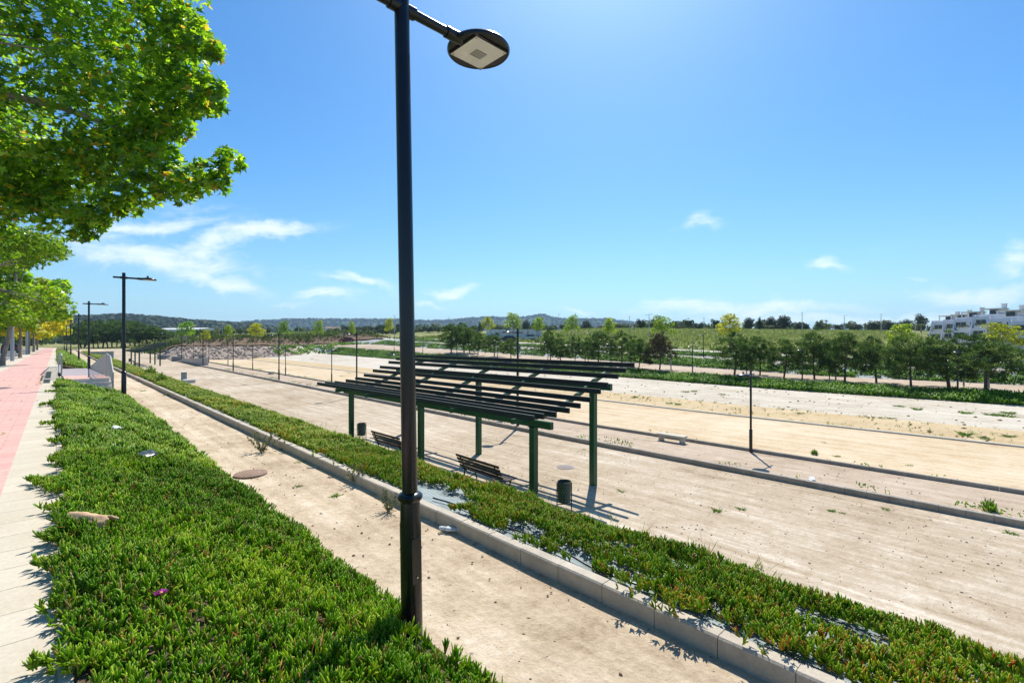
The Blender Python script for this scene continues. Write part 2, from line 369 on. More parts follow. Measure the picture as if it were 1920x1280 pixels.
ICER = leaf('reddish_ice_plant_leaf', [(0,(.075,.165,.008)),(.4,(.16,.29,.012)),(.66,(.27,.39,.018)),(.86,(.42,.45,.03)),(.94,(.50,.27,.03)),(1,(.45,.15,.03))], .42, 1.65, .40, .26, (.36,.12,.04))
PLANE = leaf('plane_leaf', [(0,(.032,.090,.009)),(.4,(.085,.180,.011)),(.75,(.19,.30,.014)),(.96,(.32,.40,.02)),(1,(.40,.24,.03))], .55, 2.6, .36, .6)
YPLANE = leaf('yellow_plane_leaf', [(0,(.18,.22,.010)),(.45,(.38,.36,.014)),(.8,(.56,.46,.02)),(1,(.66,.50,.03))], .52, 2.0, .5, .35)
GPLANE = leaf('bright_plane_leaf', [(0,(.05,.115,.011)),(.45,(.12,.21,.014)),(.8,(.24,.30,.018)),(1,(.36,.34,.025))], .52, 2.1, .5, .35)
PINE = leaf('pine_needles', [(0,(.018,.048,.015)),(.5,(.058,.112,.03)),(.85,(.13,.19,.048)),(1,(.18,.22,.065))], .36, 1.5, .7, .2)
PINEB = leaf('browned_pine_needles', [(0,(.03,.034,.018)),(.5,(.065,.062,.03)),(.85,(.105,.085,.045)),(1,(.14,.10,.06))], .2, 1.3, .7, .2)
DARKT = leaf('dark_evergreen', [(0,(.014,.032,.013)),(.5,(.032,.060,.023)),(.9,(.058,.09,.033)),(1,(.08,.11,.04))], .2, 1.4, .7, .2)
OLIVE = leaf('olive_shrub_leaf', [(0,(.04,.07,.02)),(.5,(.085,.12,.038)),(.9,(.15,.18,.06)),(1,(.21,.21,.085))], .25, 1.4, .7, .2)
PALMM = leaf('palm_frond', [(0,(.06,.09,.025)),(.6,(.12,.155,.045)),(1,(.19,.20,.07))], .25, 1.4, .6, .3)
WEEDM = leaf('weed_leaf', [(0,(.06,.13,.02)),(.5,(.13,.23,.035)),(1,(.22,.30,.06))], .3, 1.4, .6, .3)
GWEED = leaf('grey_weed_leaf', [(0,(.10,.11,.065)),(.5,(.17,.175,.10)),(1,(.25,.23,.14))], .25, 1.2, .7, .2)
GRASSM = leaf('dry_grass_blade', [(0,(.10,.155,.05)),(.4,(.18,.235,.085)),(.75,(.29,.315,.14)),(1,(.40,.38,.21))], .4, 1.3, .8, .15)
DEADM = leaf('withered_leaf', [(0,(.30,.22,.10)),(.4,(.42,.32,.16)),(.7,(.55,.30,.07)),(1,(.50,.16,.05))], .3, 1.2, .7, .15)

# ---------------------------------------------------------------- the setting
YS = np.concatenate([np.arange(-25, 0, 1.0), np.arange(0, 30, .4), np.arange(30, 60, 1.0), np.arange(60, 165.1, 1.5)]); YS[-1] = 165
def wav(x, y, s=0):
    """cheap smooth noise about -1..1"""
    return (np.sin(1.7*x+.9*y+s)+np.sin(.83*x-1.31*y+2.1*s+1)+np.sin(2.9*x+2.3*y+3.7*s)*.6+np.sin(4.7*y-3.9*x+1.3*s)*.45)/3.05
def strip(name, x0, x1, nx, m, y0=-25, y1=165, rough=0, dz=0):
    ys = np.concatenate([[y0], YS[(YS > y0+.05) & (YS < y1-.05)], [y1]]); xs = np.linspace(x0, x1, nx)
    A, B = np.meshgrid(xs, ys); Z = g(A, B)+dz
    if rough:
        edge = np.minimum(1, np.minimum(A-x0, x1-A)/(.12*(x1-x0)))
        Z = Z + rough*edge*(wav(A*1.1, B*.7, x0)*.6+wav(A*3.3, B*2.7, x0+2)*.4)
    V = np.stack([A, B, Z], -1).reshape(-1, 3); ny = len(ys)
    i = np.arange((ny-1)*(nx)).reshape(ny-1, nx)[:, :-1].ravel()
    o = link(name, npmesh(name, V, [np.stack([i, i+1, i+nx+1, i+nx], -1)]), m, smooth_=True)
    return tag(o, kind='structure')
strip('road', -12, -3.21, 6, ASPH)
strip('street_kerb', -3.21, -3.05, 3, GREYK)
strip('pavement_verge', -3.05, -2.1, 4, PALEP)
strip('pavement', -2.1, -.42, 5, PINK)
strip('pavement_edge', -.42, .06, 4, CREAM)
strip('planted_slope', .06, 2.04, 9, SOIL, -25, 26.2, rough=.03)
strip('upper_planted_slope', .06, 2.04, 9, SOIL, 46.0, 165, rough=.03)
strip('slope_foot', 1.66, 2.04, 3, SOIL, 26.2, 46.0)
strip('sand_path', 2.04, 3.42, 14, SANDP, rough=.022)
strip('planted_bank', 3.55, 8.5, 14, FABRIC, -25, 58, rough=.03)
strip('upper_planted_bank', 3.55, 8.5, 8, SOIL, 58, 122, rough=.03)
strip('end_of_bank', 3.55, 8.5, 6, SANDP, 122, 165, rough=.03)
strip('wide_sand_path', 8.5, 16.2, 14, WIDES, rough=.02)
strip('gravel_path', 16.35, 19.3, 8, PINKG, rough=.015)
strip('sand_field', 19.42, 28.8, 12, FIELD, rough=.04)
strip('crumbled_earth', 29.0, 32.2, 9, CLODS, rough=.10)
strip('pale_earth_field', 32.2, 46, 14, WHITE, rough=.05)
strip('far_bank', 46, 48.4, 5, FABRIC, rough=.04)
strip('far_path_edging', 48.4, 49.2, 3, GREYK)
strip('far_path', 49.2, 57, 8, PINKG, rough=.02)
strip('far_slope', 57, 60.5, 5, FABRIC, rough=.04)
strip('upper_far_path', 60.5, 65, 4, GREYK)
strip('upper_far_slope', 65, 68, 4, FABRIC, rough=.03)
strip('far_road', 68, 77, 4, STONE)
def terrain():
    xs = np.array([-4000,-2500,-1500,-800,-400,-200,-100,-60,-40,-25,-15,-12,-11.7]+list(np.arange(-6, 76, 6.))+[76.7,77]+list(np.arange(80, 200, 3.))+list(np.arange(200, 420, 10.))+[450,500,600,750,1000,1500,2200,3000,4000])
    ys = np.array([-4000,-2500,-1000,-400,-200,-100,-60,-40,-25,-24.7]+list(np.arange(-20, 164, 6.))+[164.7,165]+list(np.arange(168, 300, 4.))+list(np.arange(300, 620, 16.))+[700,850,1100,1500,2200,3000,4000])
    A, B = np.meshgrid(xs, ys); Z = g(A, B)
    far = smooth(np.maximum(A-80, B-168), 0, 40); Z = Z + far*.35*wav(A*.06, B*.05, 1)+far*.12*wav(A*.3, B*.27, 4)
    ins = (A > -11.9) & (A < 76.9) & (B > -24.9) & (B < 164.9); Z = np.where(ins, Z-.6, Z)
    V = np.stack([A, B, Z], -1).reshape(-1, 3); nx, ny = len(xs), len(ys)
    i = (np.arange(ny-1)[:, None]*nx+np.arange(nx-1)).ravel()
    tag(link('ground', npmesh('ground', V, [np.stack([i, i+1, i+nx+1, i+nx], -1)]), LAND, smooth_=True), kind='structure')
terrain()
def kerb(name, x, wd, hgt, m, y0, y1, unit=.5, below=.25):
    """kerb stones laid end to end with open joints"""
    b = MB(); y = y0; r = random.Random(hash(name) % 999)
    while y < y1:
        L = unit if y < 40 else unit*5
        zt = gz(x-.05, y+L/2)+hgt+r.uniform(-.004, .004)
        zb = gz(x-.05, y+L/2)-below; c = .014; xo = x+r.uniform(-.003, .003)
        prof = [(xo, zb), (xo+wd, zb), (xo+wd, zt-c), (xo+wd-c, zt), (xo+c, zt), (xo, zt-c)]
        n = len(prof); dz = (gz(x-.05, y+L)-gz(x-.05, y))/2
        vs = [(p[0], y+.003, p[1]-dz) for p in prof]+[(p[0], y+L-.003, p[1]+dz) for p in prof]
        b.poly(vs, [tuple(range(n)), tuple(range(2*n-1, n-1, -1))]+[(k, n+k, n+(k+1) % n, (k+1) % n) for k in range(n)])
        y += L
    return tag(b.build(name, m), kind='structure')
kerb('kerb', 3.42, .13, .16, KERBM, -10, 150)
kerb('path_kerb', 16.2, .15, .17, GREYK, -25, 150)
kerb('field_kerb', 19.3, .12, .12, GREYK, -25, 150)
kerb('field_edging', 28.8, .22, .07, STONE, -25, 112, 1.0)

def ridge_hill(name, pts, r0, r1, r2, zb, seed, lift=1.0):
    """a wooded ridge: bearings and skyline heights of its crest at distance r1"""
    us = np.linspace(pts[0][0], pts[-1][0], 260); vsr = np.interp(us, [p[0] for p in pts], [p[1] for p in pts])
    az = YAW+np.arctan((us-960)/FPX); hh = (640-vsr)/FPX/np.sqrt(1+((us-960)/FPX)**2)*r1*lift+EYE
    rr = np.array([r0, r0+(r1-r0)*.3, r0+(r1-r0)*.55, r0+(r1-r0)*.8, r1, r1+(r2-r1)*.3, r2]); pr = np.array([0,.26,.56,.86,1,.8,0])
    A, Rr = np.meshgrid(az, rr); Hh, Pr = np.meshgrid(hh, pr)
    X = np.sin(A)*Rr; Y = np.cos(A)*Rr; Z = zb-2+(Hh-zb+2)*Pr
    k = np.sin(Pr*math.pi*.97); Z = Z + k*Hh*.10*wav(A*60, Rr*.006, seed)
    V = np.stack([X, Y, Z], -1).reshape(-1, 3); nx, ny = len(us), len(rr)
    i = (np.arange(ny-1)[:, None]*nx+np.arange(nx-1)).ravel()
    o = link(name, npmesh(name, V, [np.stack([i, i+1, i+nx+1, i+nx], -1)]), HILL, smooth_=True); tag(o, kind='structure')
    return V.reshape(ny, nx, 3)
H1 = ridge_hill('hill', [(-260,612),(-60,602),(60,600),(130,601),(185,598),(230,596),(265,597.5),(300,601),(360,606),(420,610),(470,612),(540,622)], 700, 1150, 1500, 5, 1)
H2 = ridge_hill('far_hills', [(380,622),(440,609),(480,605),(540,602),(600,601),(660,601.5),(740,601.5),(790,604),(843,603),(880,599),(920,597),(960,598),(990,595.5),(1008,592.5),(1022,592.5),(1034,598),(1060,600.5),(1100,600.5),(1135,600),(1160,604),(1200,608),(1260,613),(1330,617),(1500,622),(1900,628)], 1700, 2600, 3200, 6, 5)

# ---------------------------------------------------------------- foliage makers
def unit(v): return v/np.maximum(np.linalg.norm(v, axis=-1, keepdims=True), 1e-9)
def rnd_dirs(n): return unit(RNG.normal(size=(n, 3)))
def frame(d):
    a = np.where(np.abs(d[:, 2:3]) > .9, np.array([[1., 0, 0]]), np.array([[0., 0, 1.]])); s = unit(np.cross(d, a)); return s, np.cross(s, d)
def fleshy(B, Dd, L, Rd, tone, full=True):
    """three-sided fleshy leaves, gently curved: bases, directions, lengths, radii"""
    n = len(B); s, nn = frame(Dd); ph = RNG.uniform(0, 6.28, n)[:, None]
    s, nn = s*np.cos(ph)+nn*np.sin(ph), nn*np.cos(ph)-s*np.sin(ph)
    up = np.array([[0, 0, 1.]]); cv = RNG.uniform(.05, .28, n)[:, None]*L[:, None]
    ts = ((0, .6), (.45, 1.0), (.85, .62)) if full else ((0, .8), (.6, .9))
    vs = []
    for t, k in ts:
        c = B+Dd*(L[:, None]*t)+up*(cv*t*t)
        for a in (1.57, 3.66, 5.76): vs.append(c+(s*math.cos(a)+nn*math.sin(a))*(Rd[:, None]*k))
    vs.append(B+Dd*L[:, None]+up*cv); m = len(vs)
    V = np.stack(vs, 1).reshape(-1, 3); o = (np.arange(n)*m)[:, None]; q = []; t3 = []
    nr = len(ts)
    for r_ in range(nr-1):
        for k in range(3): q.append(o+np.array([[r_*3+k, r_*3+(k+1) % 3, r_*3+3+(k+1) % 3, r_*3+3+k]]))
    for k in range(3): t3.append(o+np.array([[(nr-1)*3+k, (nr-1)*3+(k+1) % 3, m-1]]))
    T = np.repeat(tone[:, None, :], m, 1).copy(); wt_ = np.array([t for t, _ in ts for _k in range(3)]+[1.0]); T[:, :, 2] = wt_[None, :]**2
    return V, q, t3, T.reshape(-1, 3)
def join(parts):
    Vs = []; Q = []; T3 = []; To = []; b = 0
    for V, q, t, T in parts:
        Vs.append(V); Q += [x+b for x in q]; T3 += [x+b for x in t]; To.append(T); b += len(V)
    F = ([np.concatenate(Q)] if Q else [])+([np.concatenate(T3)] if T3 else [])
    return np.concatenate(Vs), F, np.concatenate(To)
def sprigs(P, n=6, L=(.05, .085), rad=(.0055, .008), full=True, lean=None, hue=None, up=1.0, ls=None):
    N = len(P); ax = unit(np.stack([RNG.normal(0, .35, N), RNG.normal(0, .35, N), np.full(N, up)], 1)+(0 if lean is None else lean))
    P = np.repeat(P, n, 0); ax = np.repeat(ax, n, 0); M = len(P)
    d = unit(ax+rnd_dirs(M)*RNG.uniform(.35, .95, M)[:, None]); d[:, 2] = np.maximum(d[:, 2], -.15); d = unit(d)
    st = np.tile(np.linspace(0, 1, n), N)[:, None]
    B = P+ax*(st*.035)
    l = RNG.uniform(*L, M)*(1-.25*st[:, 0]); h = np.repeat(RNG.uniform(0, 1, N) if hue is None else hue, n)
    if ls is not None: l = l*np.repeat(ls, n)
    tone = np.stack([np.clip(.55*h+.45*RNG.uniform(0, 1, M)+.08, 0, 1)**1.1, RNG.uniform(0, 1, M), np.zeros(M)], 1)
    return fleshy(B, d, l, RNG.uniform(*rad, M), tone, full)
def tone_of(n, mu, sd=.2): return np.stack([np.clip(RNG.normal(mu, sd, n), 0, 1), RNG.uniform(0, 1, n), np.zeros(n)], 1)
GAPS = []
def gap(u, v, z, rx, ry, rz=0): p = at_z(u, v, z); GAPS.append((p.x, p.y, rx, ry, rz))
for q in ((825,930,.30,.75),(880,905,.22,.5),(985,1000,.16,.25),(1150,1024,.10,.22),(1275,1064,.13,.26),(1575,1172,.15,.30),(1610,1195,.11,.2),(1885,1268,.12,.25),(1075,1042,.10,.3),(1180,1082,.09,.3),(565,818,.12,.3),(1340,1150,.05,.1),(1500,1200,.06,.15)): gap(q[0], q[1], -.52, q[2], q[3])
def in_gap(x, y):
    k = np.zeros(len(x), bool)
    for gx, gy, rx, ry, _ in GAPS: k |= ((x-gx)/rx)**2+((y-gy)/ry)**2 < 1+.5*wav(x*9, y*9, gx)
    return k
def bed(name, bands, m, inside, thick, hue_fn, spill=None):
    parts = []
    for (x0, x1, y0, y1, dens, full, sc) in bands:
        N = int((x1-x0)*(y1-y0)*dens); x = RNG.uniform(x0, x1, N); y = RNG.uniform(y0, y1, N)
        k = inside(x, y); x, y = x[k], y[k]; N = len(x)
        th = thick(x, y); z = g(x, y)+th*RNG.uniform(.15, 1, N)**.6
        parts.append(sprigs(np.stack([x, y, z], 1), 6, (.05*sc, .085*sc), (.0055*sc, .0082*sc), full, hue=hue_fn(x, y), ls=1+.28*wav(x*1.9, y*1.6, 11)+.12*wav(x*7, y*6, 3)))
    if spill is not None and len(spill): parts.append(sprigs(spill, 6, (.045, .075), (.0055, .0078), True, hue=np.clip(RNG.normal(.72, .2, len(spill)), 0, 1), up=.7))
    V, F, T = join(parts)
    o = link(name, npmesh(name, V, F, T), m, smooth_=True); return tag(o, kind='stuff')
# the bed between pavement and sand path
def left_edge(y): return .05+.12*wav(y*1.9, y*.7, 3)+.10*wav(y*5.1, 2*y, 1)
def right_edge(y): return 1.965+.09*wav(y*2.1, y*.9, 8)+.05*wav(y*6, y, 2)
def ins_up(x, y): return (x > left_edge(y)) & (x < right_edge(y)) & ~((y > 24.9) & (y < 46) & (x > -.1) & (x < 1.75)) & ~((y > 26.0) & (y < 46)) & (((x-1.93)/.17)**2+((y-2.85)/.34)**2 > 1) & ((y < 24.9-.9*np.maximum(0, x-.9)) | (y > 46))
def th_up(x, y):
    e = np.minimum(1, np.minimum(x-left_edge(y), right_edge(y)-x)/.25); return (.035+.10*np.clip(e, 0, 1)**.7)*(.72+.75*wav(x*2.6, y*2.1, 5)+.35*wav(x*6.1, y*5.3, 2))+.025
def hue_up(x, y): return np.clip(.42+.42*wav(x*1.3, y*.9, 2)+.2*wav(x*4.3, y*3.1, 6)+RNG.normal(0, .22, len(x)), 0, 1)
spl = []
def runner(x0, y0, dx, dy, L):
    n = int(L/.028); a = math.atan2(dy, dx)
    for i in range(n):
        t = i/max(1, n-1); a2 = a+.5*math.sin(3*t+x0*9); x = x0+math.cos(a2)*L*t; y = y0+math.sin(a2)*L*t
        for _ in range(5 if t < .6 else 3): spl.append((x+random.gauss(0, .018+.03*(1-t)), y+random.gauss(0, .018+.03*(1-t)), gz(x, y)+.012+random.uniform(0, .05*(1-.5*t))))
for u, v, L in ((60,1265,.34),(110,1235,.3),(105,1180,.25),(70,1075,.26),(110,1095,.2),(150,1040,.15),(80,1010,.2),(95,1020,.2),(75,970,.3),(45,908,.42),(60,912,.34),(80,925,.25),(95,870,.25),(90,830,.2),(78,795,.25),(75,760,.25),(88,735,.3),(100,725,.3),(90,1140,.14)):
    p = at_z(u, v, .03); runner(p.x+L*.95, p.y+random.uniform(-.12, .12), -1, random.uniform(-.25, .25), L)
bed('ice_plant_bed', [(-.25,2.15,.8,5,720,True,1.06),(-.25,2.15,5,9,560,True,1.16),(-.25,2.15,9,15,340,False,1.5),(-.25,2.15,15,26.2,240,False,1.75),(.1,2.1,46,112,34,False,3.4)], ICE, ins_up, th_up, hue_up, np.array(spl))
# the bed above the wide path
spl = []
def ins_b(x, y): return (x > 3.565+.05*np.abs(wav(y*3, y, 4))+.04*(wav(y*1.1, y*.4, 9) > .3)) & (x < 5.2) & ~in_gap(x, y)
def th_b(x, y):
    e = np.minimum(1, (x-3.55)/.30)*(1-.55*smooth(x, 4.75, 5.2)); return (.025+.085*np.clip(e, 0, 1))*(.8+.6*wav(x*2.9, y*1.9, 1)+.3*wav(x*6.5, y*5.9, 2))
def hue_b(x, y): return np.clip(.50+.32*wav(x*1.1, y*.75, 7)+RNG.normal(0, .2, len(x)), 0, 1)
for u, v, L in ((1325,1120,.30),(1300,1105,.22),(1345,1118,.2),(1210,1085,.15),(1440,1175,.16),(1500,1195,.14),(640,850,.25),(660,868,.2),(590,820,.2),(560,830,.18),(700,885,.2),(1215,1110,.18)):
    p = at_z(u, v, -.5); yy = p.y
    n = int(L/.016)
    for i in range(n):
        t = i/n; x = 3.62-.24*t+random.gauss(0, .012); z = -.455+.02*math.sin(t*3) if x > 3.42 else -.46-.30*(t-.8)
        spl.append((x, yy+.12*(t-.5)+random.gauss(0, .03), z+random.uniform(0, .03)))
bed('ice_plant_bank', [(3.55,5.1,-.4,4.5,800,True,1.08),(3.55,5.1,4.5,9,620,True,1.15),(3.55,5.1,9,16,360,False,1.45),(3.55,5.2,16,30,220,False,1.7),(3.55,5.6,30,60,85,False,2.4),(3.55,6.5,60,125,32,False,3.6)], ICER, ins_b, th_b, hue_b, np.array(spl))
def clumps(name, regions, m, size, patch=0, hue=.5, hk=1.0):
    """ground cover far off: small tilted leaf sprays"""
    parts = []
    for (x0, x1, y0, y1, dens, cover) in regions:
        N = int((x1-x0)*(y1-y0)*dens); x = RNG.uniform(x0, x1, N); y = RNG.uniform(y0, y1, N)
        k = wav(x*1.3+patch, y*.8, patch)+.5*wav(x*3.1, y*2.3, patch+3) > 1.2-2.2*cover; x, y = x[k], y[k]; N = len(x)
        h = hk*(.10+.14*np.clip(wav(x*.9, y*.7, 2)+.6, 0, 1.4))
        P = np.stack([x, y, g(x, y)+h*RNG.uniform(.1, 1, N)], 1); d = unit(rnd_dirs(N)+np.array([0, 0, .8]))
        parts.append(fleshy(P, d, RNG.uniform(.7, 1.3, N)*size, RNG.uniform(.16, .3, N)*size, np.stack([np.clip(hue+.25*wav(x, y*.6, 3)+RNG.normal(0, .2, N), 0, 1), RNG.uniform(0, .8, N), np.zeros(N)], 1), False))
    V, F, T = join(parts); return tag(link(name, npmesh(name, V, F, T), m), kind='stuff')
def litter_leaves(name, x0, x1, y0, y1, n, inside, thick):
    x = RNG.uniform(x0, x1, n); y = RNG.uniform(y0, y1, n); k = inside(x, y); x, y = x[k], y[k]; n = len(x)
    P = np.stack([x, y, g(x, y)+thick(x, y)*RNG.uniform(.7, 1.1, n)+.02], 1); d = unit(rnd_dirs(n)+np.array([0,0,.6]))
    V, q, t, T = fleshy(P, d, RNG.uniform(.03, .085, n), RNG.uniform(.002, .006, n), tone_of(n, .5, .3), False)
    tag(link(name, npmesh(name, V, [np.concatenate(q), np.concatenate(t)], T), DEADM), kind='stuff')
litter_leaves('withered_leaves', 0, 2, .8, 12, 2400, ins_up, th_up); litter_leaves('withered_leaves', 3.6, 5, -.3, 12, 2200, ins_b, th_b)
clumps('far_ground_cover', [(46,48.5,-5,60,230,1.1),(46,49,60,112,95,.85),(57,60.6,-6,20,140,.66),(57,60.6,20,45,120,.85),(57,60.6,45,112,70,.66),(65,68,-6,110,80,.80)], ICE, .21, 1, .34)
clumps('kerb_ground_cover', [(16.36,16.7,-2,30,130,.42),(16.36,16.8,30,75,60,.5),(19.43,19.75,-2,30,120,.36),(19.43,19.9,30,112,70,.62)], ICE, .075, 5, .45)
clumps('bank_ground_cover', [(5.35,8.3,-3,30,330,1.05),(5.6,8.3,30,60,110,.95)], ICER, .10, 3, .45, .3)
clumps('end_bank_ground_cover', [(36,58,114,122,20,.55)], ICE, .4, 7, .45)

def blades(P, d, L, Wd, tone):
    n = len(P); s, nn = frame(d); ph = RNG.uniform(0, 6.28, n)[:, None]; s = s*np.cos(ph)+nn*np.sin(ph)
    V = np.stack([P-s*Wd[:, None]*.5, P+d*L[:, None]*.55-s*Wd[:, None]*.42, P+d*L[:, None], P+d*L[:, None]*.55+s*Wd[:, None]*.42, P+s*Wd[:, None]*.5], 1).reshape(-1, 3)
    o = (np.arange(n)*5)[:, None]; return V, np.concatenate([o+np.array([[0, 1, 2, 3]]), o+np.array([[0, 3, 4, 0]])[:, :4]])[:n], [o+np.array([[0, 3, 4]])], np.repeat(tone, 5, 0)
def blade_mesh(name, P, d, L, Wd, tone):
    V, q, t, T = blades(P, d, L, Wd, tone); return npmesh(name, V, [q]+t, T)
def quads(P, nrm, size, tone, asp=.8):
    n = len(P); s, t = frame(nrm); ph = RNG.uniform(0, 6.28, n)[:, None]; s, t = s*np.cos(ph)+t*np.sin(ph), t*np.cos(ph)-s*np.sin(ph)
    z = size[:, None]; V = np.stack([P-s*z*.5, P+t*z*.5*asp+nrm*z*.08, P+s*z*.55, P-t*z*.5*asp+nrm*z*.08], 1).reshape(-1, 3)
    o = (np.arange(n)*4)[:, None]; return V, [o+np.array([[0, 1, 2, 3]])], [], np.repeat(tone, 4, 0)
STAR = []
for k, (rr, aa) in enumerate([(.10,-90),(.34,-50),(.62,-22),(.40,2),(.80,26),(.42,52),(1.0,90),(.42,128),(.80,154),(.40,178),(.62,202),(.34,230)]): STAR.append((rr*math.cos(R(aa)), rr*math.sin(R(aa))))
STAR = np.array(STAR)
def star_leaves(P, nrm, size, tone):
    """five-pointed leaves, each a little folded along its midrib"""
    n = len(P); s, t = frame(nrm); ph = RNG.uniform(0, 6.28, n)[:, None]; s, t = s*np.cos(ph)+t*np.sin(ph), t*np.cos(ph)-s*np.sin(ph); z = size[:, None]*.55
    vs = [P+nrm*z*-.10]+[P+s*(z*a)+t*(z*b)+nrm*(z*(.22*abs(a)-.10*b*b)) for a, b in STAR]; m = len(vs)
    V = np.stack(vs, 1).reshape(-1, 3); o = (np.arange(n)*m)[:, None]
    return V, [], [o+np.array([[0, k, k % (m-1)+1]]) for k in range(1, m)], np.repeat(tone, m, 0)
def lobes_crown(lobes, n, surf=.55):
    """points in a union of ellipsoids (centre, radii), most of them near the lobes' outsides"""
    w_ = np.array([r[0]*r[1]*r[2] for _, r in lobes])**.67; k = RNG.choice(len(lobes), n, p=w_/w_.sum())
    C = np.array([c for c, _ in lobes])[k]; Rr = np.array([r for _, r in lobes])[k]; d = rnd_dirs(n)
    q = RNG.uniform(0, 1, n)**(1/3.); q = np.where(RNG.uniform(0, 1, n) < surf, .8+.2*q+RNG.normal(0, .05, n), q)
    return C+d*Rr*q[:, None], d
def tree_root(name, trunk, crown_me, crown_m, label, cat, loc, rz=0, group=None, tm=BARK):
    r = thing(name, label, cat, loc, rz, group); trunk.build('trunk', tm, r, sm=True)
    link('crown', crown_me, crown_m, r); return r
def pine_parts(seed, h=5.0, wd=4.0, n=70, per=46, base=.30, lean=.25):
    r = random.Random(seed); t = MB(); lx, ly = r.uniform(-lean, lean), r.uniform(-lean, lean)
    top = Vector((lx*1.6, ly*1.6, h*.72)); knee = Vector((lx*r.uniform(.2, 1.2), ly, h*.3))
    t.tube([(0,0,-.15), (0,0,.1), knee, top], [.13,.11,.085,.03], 7)
    lob = []
    for k in range(9):
        a = k*2.4+r.uniform(0, .8); f = (k+r.uniform(.1,.9))/9; rr = wd*.41*r.uniform(.6, 1.1)*(1-.35*max(0, f-.6)/.4)
        c = Vector((knee.x+math.cos(a)*rr, knee.y+math.sin(a)*rr, h*(base+.16+(.62-base)*f)))
        st = knee.lerp(top, min(.9, f*.75)); t.tube([st, st.lerp(c, .55)+Vector((0,0,-.05)), c], [.045,.03,.012], 5)
        lob.append((tuple(c), (wd*.23*r.uniform(.8,1.25), wd*.23*r.uniform(.8,1.25), h*.13*r.uniform(.8,1.2))))
    lob.append(((top.x, top.y, h*.80), (wd*.2, wd*.2, h*.17)))
    C, d = lobes_crown(lob, n, .7)
    P = np.repeat(C, per, 0)+RNG.normal(0, .12, (n*per, 3))*np.array([1.25, 1.25, .75]); nd = unit(rnd_dirs(n*per)+np.array([0,0,.55])+np.repeat(d, per, 0)*.7)
    hue = np.repeat(RNG.normal(0, .17, n), per)
    tone = tone_of(n*per, .5, .15); tone[:, 0] = np.clip(tone[:, 0]+hue, 0, 1)
    return t, blade_mesh('pine_crown', P, nd, RNG.uniform(.18, .36, n*per), RNG.uniform(.04, .08, n*per), tone)
def broad_parts(seed, h=6.0, wd=3.6, n=1500, base=.36, size=(.14,.26), hue=.5, pointy=.5, nl=10, trunk_r=.075):
    r = random.Random(seed); t = MB(); t.tube([(0,0,-.15), (r.uniform(-.05,.05), 0, h*.2), (r.uniform(-.08,.08), r.uniform(-.08,.08), h*.45), (0,0,h*.85)], [trunk_r*1.25, trunk_r, trunk_r*.75, .015], 7)
    lob = []
    for k in range(nl):
        f = (k+.5)/nl; a = k*2.4+r.uniform(-.5,.5); rad = wd*.31*(1-pointy*f)*r.uniform(.7,1.2)
        c = (math.cos(a)*rad, math.sin(a)*rad, h*(base+.1+(.86-base)*f)); s0 = (0, 0, c[2]-h*.09)
        t.tube([s0, c], [.026, .008], 4)
        lob.append((c, (wd*.21*r.uniform(.75,1.2)*(1-.35*f*pointy), wd*.21*r.uniform(.75,1.2)*(1-.35*f*pointy), h*.085*r.uniform(.8,1.3))))
    lob.append(((0,0,h*.91), (wd*.12, wd*.12, h*.09)))
    P, d = lobes_crown(lob, n, .6); nrm = unit(rnd_dirs(n)+d*.5+np.array([0,0,.5]))
    V, q, t3, T = quads(P, nrm, RNG.uniform(*size, n), tone_of(n, hue, .22)); return t, npmesh('leafy_crown', V, q, T)
def blob_parts(seed, h=6.0, wd=5.0, n=1300, base=.06, size=(.25,.5), hue=.5, cone=0, nl=9):
    """round or conical evergreen far off"""
    r = random.Random(seed); t = MB(); t.tube([(0,0,-.3), (0,0,h*.5)], [.16,.07], 6); lob = []
    for k in range(nl):
        f = (k+.4)/nl; a = k*2.4+r.uniform(-.5,.5); rad = wd*.30*r.uniform(.5,1.15)*(1-cone*f)
        lob.append(((math.cos(a)*rad, math.sin(a)*rad, h*(base+.18+(.66-base)*f)), (wd*.24*(1-cone*.75*f)*r.uniform(.8,1.2),)*2+(h*.17*r.uniform(.8,1.15),)))
    P, d = lobes_crown(lob, n, .65); nrm = unit(rnd_dirs(n)*.8+d+np.array([0,0,.3]))
    V, q, t3, T = quads(P, nrm, RNG.uniform(*size, n), tone_of(n, hue, .22)); return t, npmesh('evergreen_crown', V, q, T)

